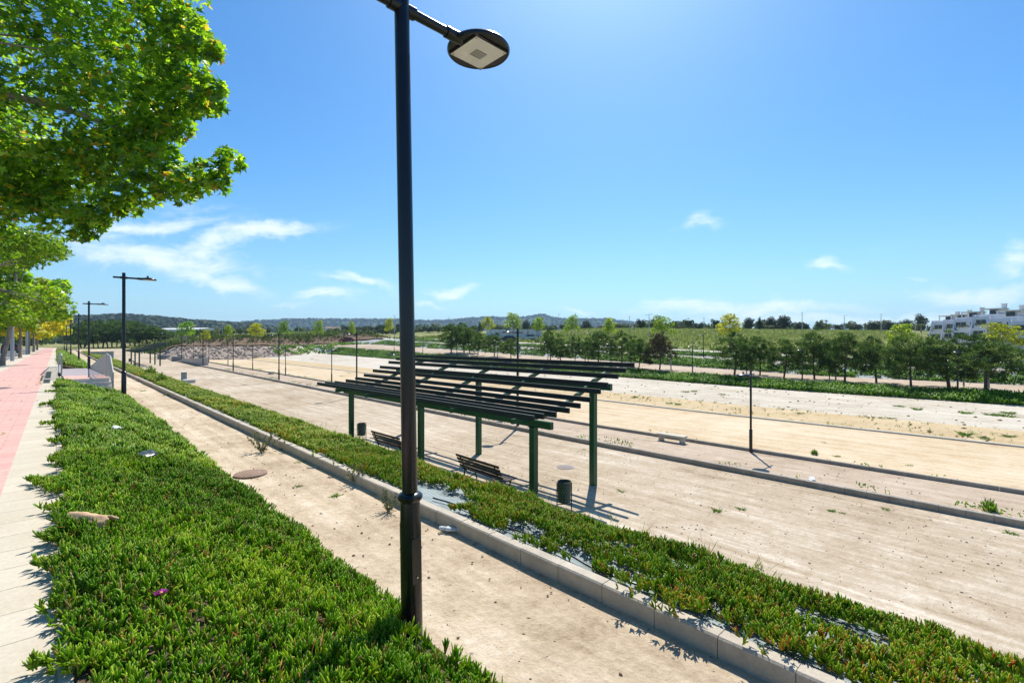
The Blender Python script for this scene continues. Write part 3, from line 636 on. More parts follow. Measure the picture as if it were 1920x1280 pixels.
# ---------------------------------------------------------------- street trees (planes) along the pavement
def near_plane():
    root = thing('plane_tree', 'largest green plane tree, filling the upper left corner over the pavement', 'tree', foot(-2.6, 8.6))
    O = Vector(root.location)
    t = MB(); t.tube([(0,0,-.1),(.03,.02,.6),(.0,-.05,2.2),(.05,0,3.2)], [.24,.17,.145,.13], 12)
    lob = []
    # outer sprays of the crown, by where their tips stand (bearing, height, distance)
    spec = [(430,300,5.6,24),(395,325,5.6,30),(360,340,5.7,32),(410,345,5.6,20),(330,350,5.8,34),(300,310,5.9,44),(270,355,5.9,34),(235,375,6.0,34),(200,390,6.0,30),(175,415,6.0,24),(160,440,6.0,15),(140,400,6.1,26),(110,390,6.2,24),(75,380,6.3,24),(40,400,6.2,24),(90,420,6.2,18),(128,440,6.1,15),(20,380,6.4,30),(60,355,6.4,28),(100,360,6.3,28),(5,430,6.6,22),
            (380,190,5.8,32),(398,165,5.8,22),(400,95,5.8,18),(385,85,5.9,26),(350,60,6.0,38),(310,20,6.1,40),(330,120,6.0,50),(350,180,6.0,42),(300,200,6.2,50),(330,240,6.0,28),(290,255,6.2,40),(250,270,6.3,50),(200,300,6.4,55),(140,320,6.5,55),(80,320,6.6,52),(30,300,6.8,50),(10,350,6.7,38),(50,365,6.6,26)]
    for u, v, tt, rp in spec:
        p = at_t(u, v, tt)-O; lob.append((tuple(p), tuple([rp*tt/FPX*k for k in (1.05, 1.05, .92)])))
    nouter = len(lob)
    for u in range(-560, 330, 74):
        for v in range(-560, 330, 84):
            if u > 230 and v > 240: continue
            tt = random.uniform(6.1, 9.6); p = at_t(u+random.uniform(-30, 30), v+random.uniform(-30, 30), tt)
            if (p.x+2.6)**2+(p.y-8.6)**2 > 4.9**2 or p.z > 9.5: continue
            rr = random.uniform(.38, .62); lob.append((tuple(p-O), (rr, rr, rr*.8)))
    for u in range(-60, 340, 44):
        for v in range(-80, 300, 44):
            if u > 250 and v > 230: continue
            tt = random.uniform(5.9, 7.6); p = at_t(u+random.uniform(-20, 20), v+random.uniform(-20, 20), tt); rr = random.uniform(.20, .34); lob.append((tuple(p-O), (rr, rr, rr*.85)))
    for k in range(34):
        a = k*2.4; rr = random.uniform(1.0, 3.6); lob.append(((math.cos(a)*rr, math.sin(a)*rr, random.uniform(3.2, 8.3-rr*.7)), (.6,.6,.45)))
    # limbs reach to every fourth lobe, twigs to the outer ones
    for sub, (p0, e, r0) in enumerate([((0,0,2.9),(.6,-1.9,4.6),.09),((.03,0,3.1),(-1.8,.3,4.9),.09),((.05,0,3.1),(.3,1.6,5.2),.09),((.05,0,3.2),(.1,-.1,7.4),.11),((0,0,3.1),(1.3,.3,5.2),.08)]):
        m_ = Vector(p0).lerp(Vector(e), .5)+Vector((0,0,.32)); t.tube([p0, m_, e], [r0, r0*.7, r0*.35], 8)
        for i, (c, r_) in enumerate(lob):
            if (Vector(c)-Vector(e)).length < 2.0 and (i % 5 == 0):
                s0 = m_.lerp(Vector(e), random.uniform(.3, 1)); mid = s0.lerp(Vector(c), .5)+Vector((random.uniform(-.1,.1), random.uniform(-.1,.1), random.uniform(-.02,.16)))
                t.tube([s0, mid, c], [.022,.014,.005], 5, False)
    b = at_t(0, 176, 6.4)-O; c_ = at_t(235, 245, 6.1)-O; mm = at_t(110, 200, 6.25)-O
    t.tube([Vector((0,0,3.0)), b, mm, c_], [.085,.055,.042,.016], 8)
    t.build('trunk', BARK, root, sm=True)
    n1, n2 = 6800, 20500
    P1, d1 = lobes_crown(lob[:nouter], n1, .35); P2, d2 = lobes_crown(lob[nouter:], n2, .35)
    P = np.concatenate([P1, P2]); d = np.concatenate([d1, d2]); n = len(P)
    nrm = unit(rnd_dirs(n)*.75+d*.35+np.array([0,0,.75]))
    V, q, t3, T = star_leaves(P, nrm, RNG.uniform(.095, .185, n), tone_of(n, .50, .27))
    V2, F, T = join([(V, q, t3, T)]); link('crown', npmesh('near_crown', V2, F, T), PLANE, root)
near_plane()
def street_tree(y, seed, m, hue, label, h=8.0, rad=3.2, n=6500, size=(.12,.2), lean=(0,0), x=-2.6, zlow=.36):
    root = thing('plane_tree', label, 'tree', foot(x, y), 0, 'plane trees along the pavement'); r = random.Random(seed); t = MB()
    fork = Vector((lean[0], lean[1], h*.42)); t.tube([(0,0,-.1), (.02,.02,.5), fork*.5+Vector((.05,0,0)), fork, fork+Vector((lean[0]*.5,0,h*.4))], [.17,.135,.12,.10,.02], 9)
    lob = []
    for k in range(46):
        a = k*2.4; f = r.uniform(0, 1); rr = rad*math.sqrt(r.uniform(.05, 1))*(1-.45*f**1.6); z = h*(zlow+(.96-zlow)*f)-.05*rr
        c = fork+Vector((math.cos(a)*rr-fork.x*.5, math.sin(a)*rr, z-fork.z)); lob.append((tuple(c), (rad*.21*r.uniform(.7,1.2),)*2+(rad*.155*r.uniform(.7,1.2),)))
        if k % 2 == 0: t.tube([fork, fork.lerp(c, .5)+Vector((0,0,.25)), c], [.05,.03,.008], 5, False)
    t.build('trunk', BARK, root, sm=True); P, d = lobes_crown(lob, n, .4); nrm = unit(rnd_dirs(n)*.75+d*.35+np.array([0,0,.7]))
    fn = star_leaves if y < 40 else quads
    V, q, t3, T = fn(P, nrm, RNG.uniform(*size, n), tone_of(n, hue, .22)); V, F, T = join([(V, q, t3, T)])
    link('crown', npmesh('street_crown', V, F, T), m, root); return root
street_tree(26.5, 2, GPLANE, .36, 'green plane tree over the pavement, second from the camera, its trunk out of the picture', 8.5, 3.1, 17000, (.13,.22), zlow=.30)
street_tree(46.5, 3, PLANE, .60, 'green plane tree with a leaning bare trunk at the left edge of the photo', 9.2, 3.4, 9500, (.2,.34), (.5,.0), zlow=.38)
street_tree(68, 4, GPLANE, .62, 'plane tree with straight trunk between the leaning tree and the dark car', 8.3, 3.2, 4600, (.25,.4), zlow=.36)
street_tree(88, 5, YPLANE, .55, 'yellowest plane tree above the far end of the pink pavement', 8.6, 4.0, 5200, (.28,.45), zlow=.36)
street_tree(107, 6, YPLANE, .40, 'yellow plane tree behind the yellowest one, far along the pavement', 8.6, 3.9, 3600, (.3,.5), zlow=.3)
street_tree(127, 8, GPLANE, .5, 'last plane tree at the far end of the pavement', 8.2, 3.6, 2600, (.35,.55), zlow=.3)
for i, (x, y) in enumerate(((-13,70),(-14,88),(-13.5,112),(-13,140))):
    r_ = street_tree(y, 20+i, PLANE if i % 2 else GPLANE, .55, 'green tree in front of the white wall across the street', 7.5, 3.4, 2600, (.3,.5), (0,0), x, .28); r_['group'] = 'trees across the street'

# ---------------------------------------------------------------- pines along the far path, pine grove, young planes, skyline trees
def at_base(u, vb, dist=None):
    if dist is None: p = on_g(u, vb)
    else: p = at_t(u, 640, dist)
    t = Vector((p.x, p.y, 0)).dot(Vector(CF)); return foot(p.x, p.y), t
PINES = []
for s in range(5):
    tr, cr = pine_parts(40+s, n=165, per=34, base=.11); PINES.append((tr, cr))
pine_protos = {}
def place_pine(k, u, vb, vt, wpx, label, group, brown=False, dist=None):
    p, t = at_base(u, vb, dist); h = (640-vt)/FPX*t+EYE-p.z; wd = 1.16*wpx*t/FPX; key = (k, brown); sc = (wd/4.0, wd/4.0, h/5.0*1.04); rz = random.uniform(0, 6.28)
    if key not in pine_protos:
        if k < len(PINES) and not any(q[0] == k for q in pine_protos): tr, cr = PINES[k]
        else: tr, cr = pine_parts(90+k, n=165, per=34, base=.11)
        r = tree_root('pine_tree', tr, cr, PINEB if brown else PINE, label, 'tree', p, rz, group, PBARK); r.scale = sc; pine_protos[key] = r; return r
    return dup(pine_protos[key], p, rz, label, group, sc)
row = [(1848,735,628,92),(1779,727,621,92),(1708,727,624,64),(1643,718,633,62),(1584,717,625,62),(1527,711,617,58),(1470,709,630,52),(1425,704,633,46),(1377,705,623,62),(1237,693,624,46),(1198,691,630,34),(1166,687,622,46),(1122,684,622,44),(1103,681,636,24),(1078,680,628,26),(1052,679,638,36),(1032,678,620,36),(958,673,635,32),(927,668,624,34),(896,667,627,26),(881,663,610,34),(870,661,606,44),(846,662,608,42),(1400,703,641,30),(1555,712,640,30)]
row.sort(key=lambda q: -q[0])
for i, (u, vb, vt, wp) in enumerate(row):
    br = u == 1237; ex = ', crown browned' if br else ''
    place_pine(i % 5, u, vb, vt, wp, f'dark green pine on the far pink path, {ORD[i]} from the right{ex}', 'pines in a row along the far path', br)
gro = [(158,654,603),(193,654,602),(210,653,600),(228,654,599),(244,653,601),(276,653,610),(291,653,615),(160,652,608),(152,654,606),(167,655,601),(184,655,600),(202,656,599),(219,656,601),(236,656,600),(253,656,602),(268,655,606),(284,655,611),(297,654,617),(175,652,604),(227,651,603),(262,651,607),(309,653,621)]
for i, (u, vb, vt) in enumerate(sorted(gro)):
    place_pine(i % 5, u, vb, vt, random.uniform(30, 42), f'broad pine of the grove behind the far end of the paths, {ORD[i]} from the left', 'pine grove at the end of the park', dist=random.uniform(132, 178))
BR = {}
def broad(kind, u, vt, wpx, p, t, label, group):
    kinds = {'green': (GPLANE, .30, 11), 'bright': (GPLANE, .62, 12), 'yellow': (YPLANE, .22, 13), 'dark': (PLANE, .42, 14), 'bright2': (GPLANE, .5, 15), 'yellow2': (YPLANE, .08, 16)}
    h = (640-vt)/FPX*t+EYE-p.z; wd = wpx*t/FPX; sc = (wd/3.5, wd/3.5, h/6.0); rz = random.uniform(0, 6.28)
    if kind not in BR:
        m, hue, sd_ = kinds[kind]; tr, cr = broad_parts(sd_, hue=hue, n=1700); r = tree_root('young_plane_tree', tr, cr, m, label, 'tree', p, rz, group); r.scale = sc; BR[kind] = r; return
    dup(BR[kind], p, rz, label, group, sc)
def pl(u, X): q = at_x(u, X); return foot(q.x, q.y), Vector((q.x, q.y, 0)).dot(Vector(CF))
road_trees = [(1880,607,84,78,'yellow2','yellow-green young plane tree in front of the white apartments at the right edge'),(1690,608,58,79,'bright','young plane tree rising behind the pines left of the white apartments'),
  (1368,588,50,80,'yellow','bright yellow young plane tree in front of the dark skyline pines'),(1242,592,47,80,'bright2','green young plane tree directly above the brownish pine'),(1142,596,34,81,'bright','green young plane tree right of the utility pole beyond the pergola'),
  (1072,591,34,82,'bright2','green young plane tree right of the long grey wall'),(1010,594,32,83,'bright2','young plane tree in front of the right end of the grey wall'),(962,587,38,84,'bright','tallest young plane tree in front of the grey wall'),(915,594,30,86,'yellow2','yellow-green young plane tree in front of the left end of the grey wall')]
for u, vt, wp, X, kd, lb in road_trees:
    p, t = pl(u, X); broad(kd, u, vt, wp, p, t, lb, 'young planes along the far road')
for u, vt, wp, kd, lb in [(730,597,21,'yellow2','small yellow-green tree just left of the big lamp post on the skyline'),(660,603,18,'bright','small yellow-green tree in front of the dark round trees'),(597,600,23,'bright2','small green tree above the brown cut, fourth from the left end of the row'),(532,602,25,'green','green tree above the stone bank beside a tall lamp'),
  (480,605,33,'yellow','yellow tree with a wide base above the brown earth cut'),(428,609,25,'bright','green tree with a yellow edge left of the yellow tree'),(386,618,22,'yellow2','smallest yellow tree beside the dark round tree'),(350,603,38,'dark','dark green round tree above the concrete ramp')]:
    d = ray(u, 640); t = 128.5/d[1]; p = foot(d[0]*t, 128.5); broad(kd, u, vt, wp, p, t, lb, 'young trees across the end of the park')
SK = {}
def sky_tree(kind, u, vt, wpx, dist, label, group, name='evergreen_tree'):
    spec = {'round': (DARKT, 0, .5, 31), 'cone': (DARKT, .75, .4, 32), 'olive': (OLIVE, 0, .45, 33), 'tall': (DARKT, .45, .5, 34)}
    q = at_t(u, 640, dist); p = foot(q.x, q.y); h = max(2, (640-vt)/FPX*dist+EYE-p.z); wd = wpx*dist/FPX; sc = (wd/5, wd/5, h/6.0); rz = random.uniform(0, 6.28)
    if kind not in SK:
        m, cn, hue, sd_ = spec[kind]; tr, cr = blob_parts(sd_, cone=cn, hue=hue); r = tree_root(name, tr, cr, m, label, 'tree', p, rz, group, PBARK); r.scale = sc; SK[kind] = r; return
    dup(SK[kind], p, rz, label, group, sc)
sky_list = [(1202,596,18,'round'),(1229,594,22,'round'),(1272,606,16,'round'),(1310,603,24,'round'),(1343,597,22,'round'),(1404,594,30,'tall'),(1424,593,16,'cone'),(1444,592,26,'tall'),(1472,589,34,'tall'),(1500,603,22,'round'),(1512,606,16,'tall'),(1538,603,26,'tall'),(1570,606,30,'round'),(1604,606,26,'round'),(1636,602,30,'tall'),(1666,600,24,'tall'),(1683,600,18,'olive'),(1701,597,26,'tall'),(1728,587,26,'round'),(1716,612,18,'olive'),(1098,599,22,'tall'),(1055,606,20,'round'),(985,599,20,'tall'),(1000,604,18,'round'),(1130,610,20,'round'),(1160,608,20,'round'),(650,607,22,'round'),(676,610,24,'round'),(700,609,26,'round'),(716,606,20,'round'),(752,604,22,'round'),(805,611,18,'round'),(823,612,20,'olive'),(635,616,14,'olive'),(900,603,14,'cone')]
sky_list.sort()
for i, (u, vt, wp, kd) in enumerate(sky_list):
    sky_tree(kd, u, vt, wp, 185 if u > 1180 else 240, f'{"rounded" if kd == "round" else "pointed" if kd in ("cone","tall") else "grey-green"} dark tree on the skyline beyond the grass, {ORD[i] if i < 29 else "number "+str(i+1)} from the left', 'dark trees on the skyline')
PALM = None
for i, (u, vt) in enumerate(((1189,607),(1278,609),(1330,612),(1442,609),(1552,606),(1727,606))):
    q = at_t(u, 640, 170); p = foot(q.x, q.y); h = (640-vt)/FPX*170+EYE-p.z
    lb = f'small palm on the skyline, {ORD[i]} from the left'
    if PALM is None:
        tr = MB(); tr.tube([(0,0,-.2),(.05,0,2),(0,.05,3.6)], [.22,.17,.15], 7); n = 420
        a = RNG.uniform(0, 6.28, n); el = RNG.uniform(-.5, 1.1, n); d = np.stack([np.cos(a)*np.cos(el), np.sin(a)*np.cos(el), np.sin(el)], 1)
        P = np.array([[0,0,3.6]])+d*RNG.uniform(0, 1.1, n)[:, None]; V, q_, t3, T = blades(P, unit(d+np.array([0,0,-.2])), RNG.uniform(.5, .9, n), RNG.uniform(.06, .12, n), tone_of(n, .5))
        PALM = tree_root('palm_tree', tr, npmesh('palm_crown', V, [q_]+t3, T), PALMM, lb, 'palm', p, 0, 'palms on the skyline'); PALM.scale = (1.1,1.1,h/5.0)
    else: dup(PALM, p, random.uniform(0, 6), lb, 'palms on the skyline', (1.1, 1.1, h/5.0))

def tufts(name, n, sampler, m, size, hue, asp=1.0):
    x, y = sampler(n); k = len(x); z = g(x, y); s = RNG.uniform(*size, k)
    per = 5; P = np.repeat(np.stack([x, y, z], 1), per, 0)+RNG.normal(0, 1, (k*per, 3))*np.repeat(s, per)[:, None]*np.array([.35,.35,.05]); d = unit(rnd_dirs(k*per)*.7+np.array([0,0,1]))
    V, q, t3, T = blades(P, d, np.repeat(s, per)*RNG.uniform(.6,1.2,k*per), np.repeat(s, per)*.28*asp, tone_of(k*per, hue, .25))
    return tag(link(name, npmesh(name, V, [q]+t3, T), m), kind='stuff')
def smp(regions):
    def f(n):
        a = np.array([(r[1]-r[0])*(r[3]-r[2]) for r in regions]); k = RNG.choice(len(regions), n, p=a/a.sum()); r = np.array(regions)[k]
        return RNG.uniform(r[:, 0], r[:, 1]), RNG.uniform(r[:, 2], r[:, 3])
    return f
tufts('field_grass', 12000, smp([(78,128,-2,70),(100,190,10,120)]), GRASSM, (.35,.8), .5)
tufts('far_meadow_grass', 3500, smp([(20,70,138,190),(78,110,70,140)]), GRASSM, (.5,1.0), .38)
def far_wood():
    parts = []
    for (u0, u1, t0, t1, n, hh) in ((560,1200,230,420,170,(2.5,5)),(-200,170,190,420,70,(4,8)),(300,700,170,300,90,(1.5,3.5)),(1150,1760,195,330,90,(3,5)),(1500,2300,220,420,70,(3,6))):
        for _ in range(n):
            u = random.uniform(u0, u1); t = random.uniform(t0, t1); q = at_t(u, 640, t); h = random.uniform(*hh); wd = h*random.uniform(.8, 1.6); z = gz(q.x, q.y)
            k = 75; d = rnd_dirs(k); P = np.array([[q.x, q.y, z+h*.5]])+d*np.array([[wd*.5, wd*.5, h*.5]])*RNG.uniform(.6, 1, k)[:, None]
            V, qd, t3, T = quads(P, unit(d+rnd_dirs(k)*.6+np.array([0,0,.3])), RNG.uniform(.16, .32, k)*wd, tone_of(k, random.gauss(.42, .2), .15)); parts.append((V, qd, t3, T))
    V, F, T = join(parts); tag(link('far_woodland', npmesh('far_woodland', V, F, T), OLIVE), kind='stuff')
far_wood()
def hill_wood(name, H, n, sz, seed):
    ny, nx, _ = H.shape; parts = []; N = n
    i = RNG.uniform(0, 4.35, N); i = np.where(RNG.uniform(0, 1, N) < .4, RNG.uniform(3.6, 4.3, N), i); j = RNG.uniform(0, nx-1.01, N); i0 = i.astype(int); j0 = j.astype(int); a = (i-i0)[:, None]; b = (j-j0)[:, None]
    P = (H[i0, j0]*(1-a)*(1-b)+H[i0+1, j0]*a*(1-b)+H[i0, j0+1]*(1-a)*b+H[i0+1, j0+1]*a*b)
    s = RNG.uniform(.6, 1.25, N)*sz; per = 6
    d = rnd_dirs(N*per); PP = np.repeat(P, per, 0)+d*np.repeat(s, per)[:, None]*np.array([.45,.45,.4])+np.array([0,0,1])*np.repeat(s, per)[:, None]*.45
    V, q, t3, T = quads(PP, unit(d+np.array([0,0,.4])), np.repeat(s, per)*.8, tone_of(N*per, .5, .2)); V, F, T = join([(V, q, t3, T)])
    tag(link(name, npmesh(name, V, F, T), DARKT), kind='stuff')
hill_wood('hill_woodland', H1, 5200, 8.5, 1); hill_wood('far_hill_woodland', H2, 6000, 14, 2)

# ---------------------------------------------------------------- lamp posts
def lamp_post(label, group, H=4.66, loc=(0,0,0), rz=0, detail=True):
    """arm along +X; H is the height of the arm"""
    r = thing('lamp_post', label, 'lamp post', loc, rz, group); N = 28 if detail else 12
    b = MB(); b.lathe([(.078,-.2),(.078,.88),(.074,.90),(.0725,1.06),(.070,1.07)] if H > 4 else [(.06,-.2),(.06,.8),(.055,.82)], n=N)
    base = b.build('base_tube', BLACKP, r, True)
    if detail:
        d = MB(); d.box((0,-.0715,.62), (.085,.016,.34), bev=.006); dr = d.build('service_door', BLACKP, base, True)
        s = MB(); s.lathe([(.007,0),(.007,.006)], (0,0,0), 8); s.v = [(v[0], -.0805-v[2], .5+v[1]) for v in s.v]; s.build('screw', STEELB, base)
    z0 = 1.05 if H > 4 else .8; k = 1 if H > 4 else .72
    c = MB(); c.lathe([(.056*k,z0-.02),(.082*k,z0),(.093*k,z0+.018),(.093*k,z0+.036),(.080*k,z0+.05),(.056*k,z0+.062)], n=N); c.build('collar', BLACKP, r, True)
    p = MB(); p.lathe([(.057*k,z0),(.056*k,z0+.4),(.054*k,H+.16),(.048*k,H+.185)], n=N); p.build('pole', BLACKP, r, True)
    if detail:
        p2 = MB(); p2.lathe([(.006,0),(.006,.006)], n=8); p2.v = [(.0, -.0565-v[2], z0+1.02+v[1]) for v in p2.v]; p2.build('bolt', STEELB, r)
    a = MB(); a.tube([(-.30,0,H),(.50,0,H)], .035*k, 16 if detail else 8); a.tube([(-.105,0,H),(.105,0,H)], .047*k, 16 if detail else 8); a.tube([(-.315,0,H),(-.30,0,H)], .037*k, 16 if detail else 8)
    a.tube([(.40,0,H),(.52,0,H),(.60,0,H+.002)], [.045*k,.047*k,.035*k], 16 if detail else 8); a.build('arm', BLACKP, r, True)
    hx = .74; h = MB()
    h.lathe([(.02,.064),(.10,.062),(.19,.045),(.245,.018),(.262,-.006),(.262,-.022),(.254,-.032),(.250,-.026)], (hx,0,H), 40 if detail else 16)
    head = h.build('lamp_head', BLACKP, r, True)
    kb = MB(); kb.lathe([(.026,.055),(.026,.085),(.037,.09),(.037,.122),(.030,.130)], (hx-.02,0,H), 16 if detail else 8); kb.build('sensor_knob', BLACKP, head, True)
    g_ = MB(); q = .352; g_.box((hx,0,H-.0335), (q,q,.008), bev=.003); gl = g_.build('lens', GLASSL, head)
    if detail:
        e = MB()
        for i in range(6):
            for j in range(4): e.box((hx-.045+i*.020, -.03+j*.026, H-.0390), (.011,.013,.004))
        e.build('led_board', DARKP, gl)
        f = MB()
        for sx, sy, lx, ly in ((0,.173,.350,.006),(0,-.173,.350,.006),(.173,0,.006,.340),(-.173,0,.006,.340)): f.box((hx+sx, sy, H-.035), (lx, ly, .012))
        f.build('lens_frame', BLACKP, head)
        for sx, sy in ((1,1),(1,-1),(-1,1),(-1,-1)):
            s = MB(); s.lathe([(.008,-.006),(.008,0)], (hx+sx*.15, sy*.15, H-.0375), 8); s.build('screw', STEELB, gl)
    return r
NEARG = 'black lamp posts along the sand path'
p = at_t(773, 1200, 3.6)
L0 = lamp_post('large black lamp post in front of the camera, rising out of the picture', NEARG, 4.66, (p.x, p.y, p.z), R(0)); L0.rotation_euler = (0, R(-1.1), R(1.5))
L1 = lamp_post('black lamp post beside the foot of the steps with its head against the clouds', NEARG, 4.6, (1.84, 23.1, gz(1.84, 23.1)), 0, None, False)if False else None
LN = lamp_post('black lamp post beside the foot of the steps with its head against the clouds', NEARG, 4.6, (1.84,23.1,-.62), 0, False)
for i, (x, y, lb) in enumerate(((1.6,43.1,'black lamp post right behind the ramp, second one up the sand path from the steps'),(1.6,63.1,'black lamp post up the sand path, third from the steps'),(1.35,83.,'black lamp post up the sand path, fourth from the steps'),(1.2,103.,'black lamp post up the sand path, fifth from the steps'),(1.1,123,'farthest black lamp post of the sand path'))):
    dup(LN, (x, y, min(-.45, gz(x, y))), 0, lb, NEARG)
LA = None; GA = 'lamp posts along the wide path'
for k in range(7):
    y = 17.2+17.6*k; lb = f'tall lamp post beside the wide sand path, {ORD[k]} from the pergola side' if k else 'tall lamp post standing right behind the near pergola'
    loc = (16.6, y, gz(16.6, y))
    if LA is None: LA = dup(LN, loc, math.pi, lb, GA, (1,1,1))
    else: dup(LN, loc, math.pi, lb, GA)
LB = lamp_post('short lamp post standing alone in the right half beside the field kerb', 'short lamp posts along the field kerb', 2.95, (19.2, 7.15, gz(19.2, 7.15)), math.pi, False)
for k in range(1, 9):
    y = 7.15+12.8*k; dup(LB, (19.2, y, gz(19.2, y)), math.pi, f'short lamp post along the field kerb, {ORD[k]} from the right', 'short lamp posts along the field kerb', (1, 1, 1+.02*k))
for k in range(0, 9):
    y = 3.45+10.3*k; dup(LB, (48.8, y, gz(48.8, y)), math.pi, f'lamp post on the edge of the far pink path, {ORD[k]} from the right', 'lamp posts along the far path')
for k, (u, X) in enumerate(((1319,64),(990,64),(1107,64))):
    q = at_x(u, X); dup(LB, foot(q.x, q.y), math.pi, f'lamp post on the upper far path behind the pines, {ORD[k]} counted', 'lamp posts on the upper far path')['label'] = ('lamp post on the upper far path left of the bright yellow tree', 'lamp post in front of the parked white car', 'lamp post at the right end of the grey wall')[k]
def road_light():
    r = thing('street_light', '', 'street light'); b = MB(); b.lathe([(.13,-.3),(.12,1.2),(.06,8.8),(.05,9.0)], n=8); b.build('pole', GALV, r, True)
    for s in (-1, 1):
        a = MB(); a.tube([(0,0,8.6),(s*.6,0,8.7),(s*1.15,0,8.68)], .035, 6); o = a.build('arm', GALV, r)
        h = MB(); h.box((s*1.35,0,8.68), (.62,.24,.09), bev=.04); h.build('lamp_head', GALV, o)
    return r
ROADL = None
rl = [(417,606,150),(560,602,150),(740,591,160),(842,593,185),(945,600,190),(1048,588,175),(1079,586,150),(1180,592,150),(1217,588,118),(1320,594,165),(1504,585,150),(1583,590,160),(1652,588,160),(1716,589,160),(1302,606,210)]
rl.sort()
for i, (u, vt, t) in enumerate(rl):
    q = at_t(u, 640, t); p = foot(q.x, q.y); h = (640-vt)/FPX*t+EYE-p.z; lb = f'tall thin street light on the skyline, {ORD[i]} from the left'
    if ROADL is None: ROADL = road_light(); ROADL.location = p; ROADL.rotation_euler = (0,0,.6); ROADL.scale = (1,1,h/9.0); ROADL['label'] = lb; ROADL['group'] = 'street lights on the skyline'
    else: dup(ROADL, p, random.uniform(.3, 1.2), lb, 'street lights on the skyline', (1,1,h/9.0))
for y, lb in ((57,'grey street light post right beside the leaning plane tree'),(84,'grey street light post rising into the leaves beside the dark car'),(111,'grey street light post at the far end of the pavement')):
    dup(ROADL, (-2.62, y, 0), 1.57, lb, 'grey street lights on the pavement', (1,1,1.0))

# ---------------------------------------------------------------- pergolas, benches, bins
def ground_z(x, y): return gz(x, y)
Z2 = gz(9.2, 14.3)
def pergola(label):
    """local origin: middle of the front row of posts at ground level; front towards -X"""
    r = thing('pergola', label, 'pergola', (9.18, 14.33, Z2), 0, 'green pergolas with dark slats'); YP = (-5.42, 0, 5.42); XB = 2.57
    for y in YP:
        for x, top in ((0, 2.05), (XB, 2.87)):
            b = MB(); b.box((x, y, (top-.3)/2), (.18,.18,top+.3), bev=.012); pst = b.build('post', GREENP, r)
            f = MB(); f.box((x, y, top-.008), (.24,.24,.012)); f.build('cap_plate', GREENP, pst)
    for x, z in ((0, 2.145), (XB, 2.965)):
        b = MB(); b.box((x, 0, z), (.13,12.15,.19), bev=.01); b.build('beam', GREENP, r)
    cx = [-.78,-.42,.0,.53,1.0,1.41,1.88,2.25,2.70,3.12,3.60]; cz = [2.38,2.385,2.39,2.44,2.52,2.65,2.84,3.0,3.22,3.38,3.52]
    for y in (-5.35,-2.7,0,2.7,5.35):
        b = MB(); xs = np.linspace(-.72, 3.62, 15); zs = np.interp(xs, cx, cz)-.06
        lo = [(x, z-.13) for x, z in zip(xs, zs)]; hi = [(x, z) for x, z in zip(xs, zs)]; n = len(xs)
        vs = [(x, y+s*.045, z) for s in (-1,1) for x, z in lo+hi]; m = 2*n; fs = []
        for i in range(n-1):
            fs += [(i, i+1, n+i+1, n+i), (m+i+1, m+i, m+n+i, m+n+i+1), (i+1, i, m+i, m+i+1), (n+i, n+i+1, m+n+i+1, m+n+i)]
        fs += [(0, n, m+n, m), (n-1, m+n-1, m+2*n-1, 2*n-1)]
        b.poly(vs, fs); o = b.build('rafter', GREENP, r)
        k = MB(); k.box((-.62, y+.07, 2.31), (.10,.012,.12)); k.build('bracket', GREENP, o)
    for i, (x, z) in enumerate(zip(cx, cz)):
        jit = .35*math.sin(i*2.1)*.18; b = MB(); b.box((x, .45+jit*.3, z+.06), (.06,13.3,.138), bev=.006)
        ang = math.atan(np.gradient(cz, cx)[i]); s = b.build('slat', SLATM, r)
    return r
PG = pergola('green steel pergola with dark slats in the middle of the photo, benches beneath it')
dup(PG, (9.18, 97.6, gz(9.2, 97)), 0, 'distant pergola with a curved dark slat roof left of the wide path')
def bench(label):
    """seat faces +X, length along Y"""
    r = thing('park_bench', label, 'bench'); 
    for s in (-1, 1):
        y = s*.82; b = MB()
        b.tube([(-.26,y,0),(-.20,y,.2),(-.16,y,.38),(-.26,y,.62),(-.36,y,.84)], [.02,.022,.022,.02,.018], 8)
        b.tube([(.30,y,0),(.24,y,.2),(.26,y,.39)], .02, 8); b.tube([(-.18,y,.38),(.05,y,.365),(.28,y,.40)], .02, 8); b.tube([(-.2,y,.2),(.02,y,.13),(.24,y,.2)], .015, 8)
        b.tube([(-.12,y,.36),(.0,y,.24),(.14,y,.36)], .013, 8); b.build('leg', IRON, r, True)
    se = MB()
    for i, (x, z) in enumerate(((-.10,.395),(.0,.39),(.10,.392),(.20,.405),(.295,.415))): se.box((x, 0, z), (.085,2.05,.034), bev=.008)
    se.build('seat', BENCHW, r)
    bk = MB()
    for (x, z) in ((-.205,.50),(-.255,.61),(-.305,.72),(-.35,.83)): bk.box((x, 0, z), (.034,2.05,.088), M=Matrix.Rotation(R(-24), 3, 'Y'), bev=.008)
    bk.build('backrest', BENCHW, r); return r
B1 = bench('brown slatted park bench under the right half of the near pergola, left of the bin'); B1.location = (9.25, 10.95, gz(9.25, 10.95)); B1.rotation_euler = (0,0,R(-2)); B1['group'] = 'benches under the pergolas'
dup(B1, (9.2, 16.25, gz(9.2, 16.25)), R(1), 'brown slatted park bench partly hidden behind the big lamp post', 'benches under the pergolas')
dup(B1, (9.2, 97.0, gz(9.2, 97)), R(-1), 'tiny dark bench beneath the distant pergola', 'benches under the pergolas')
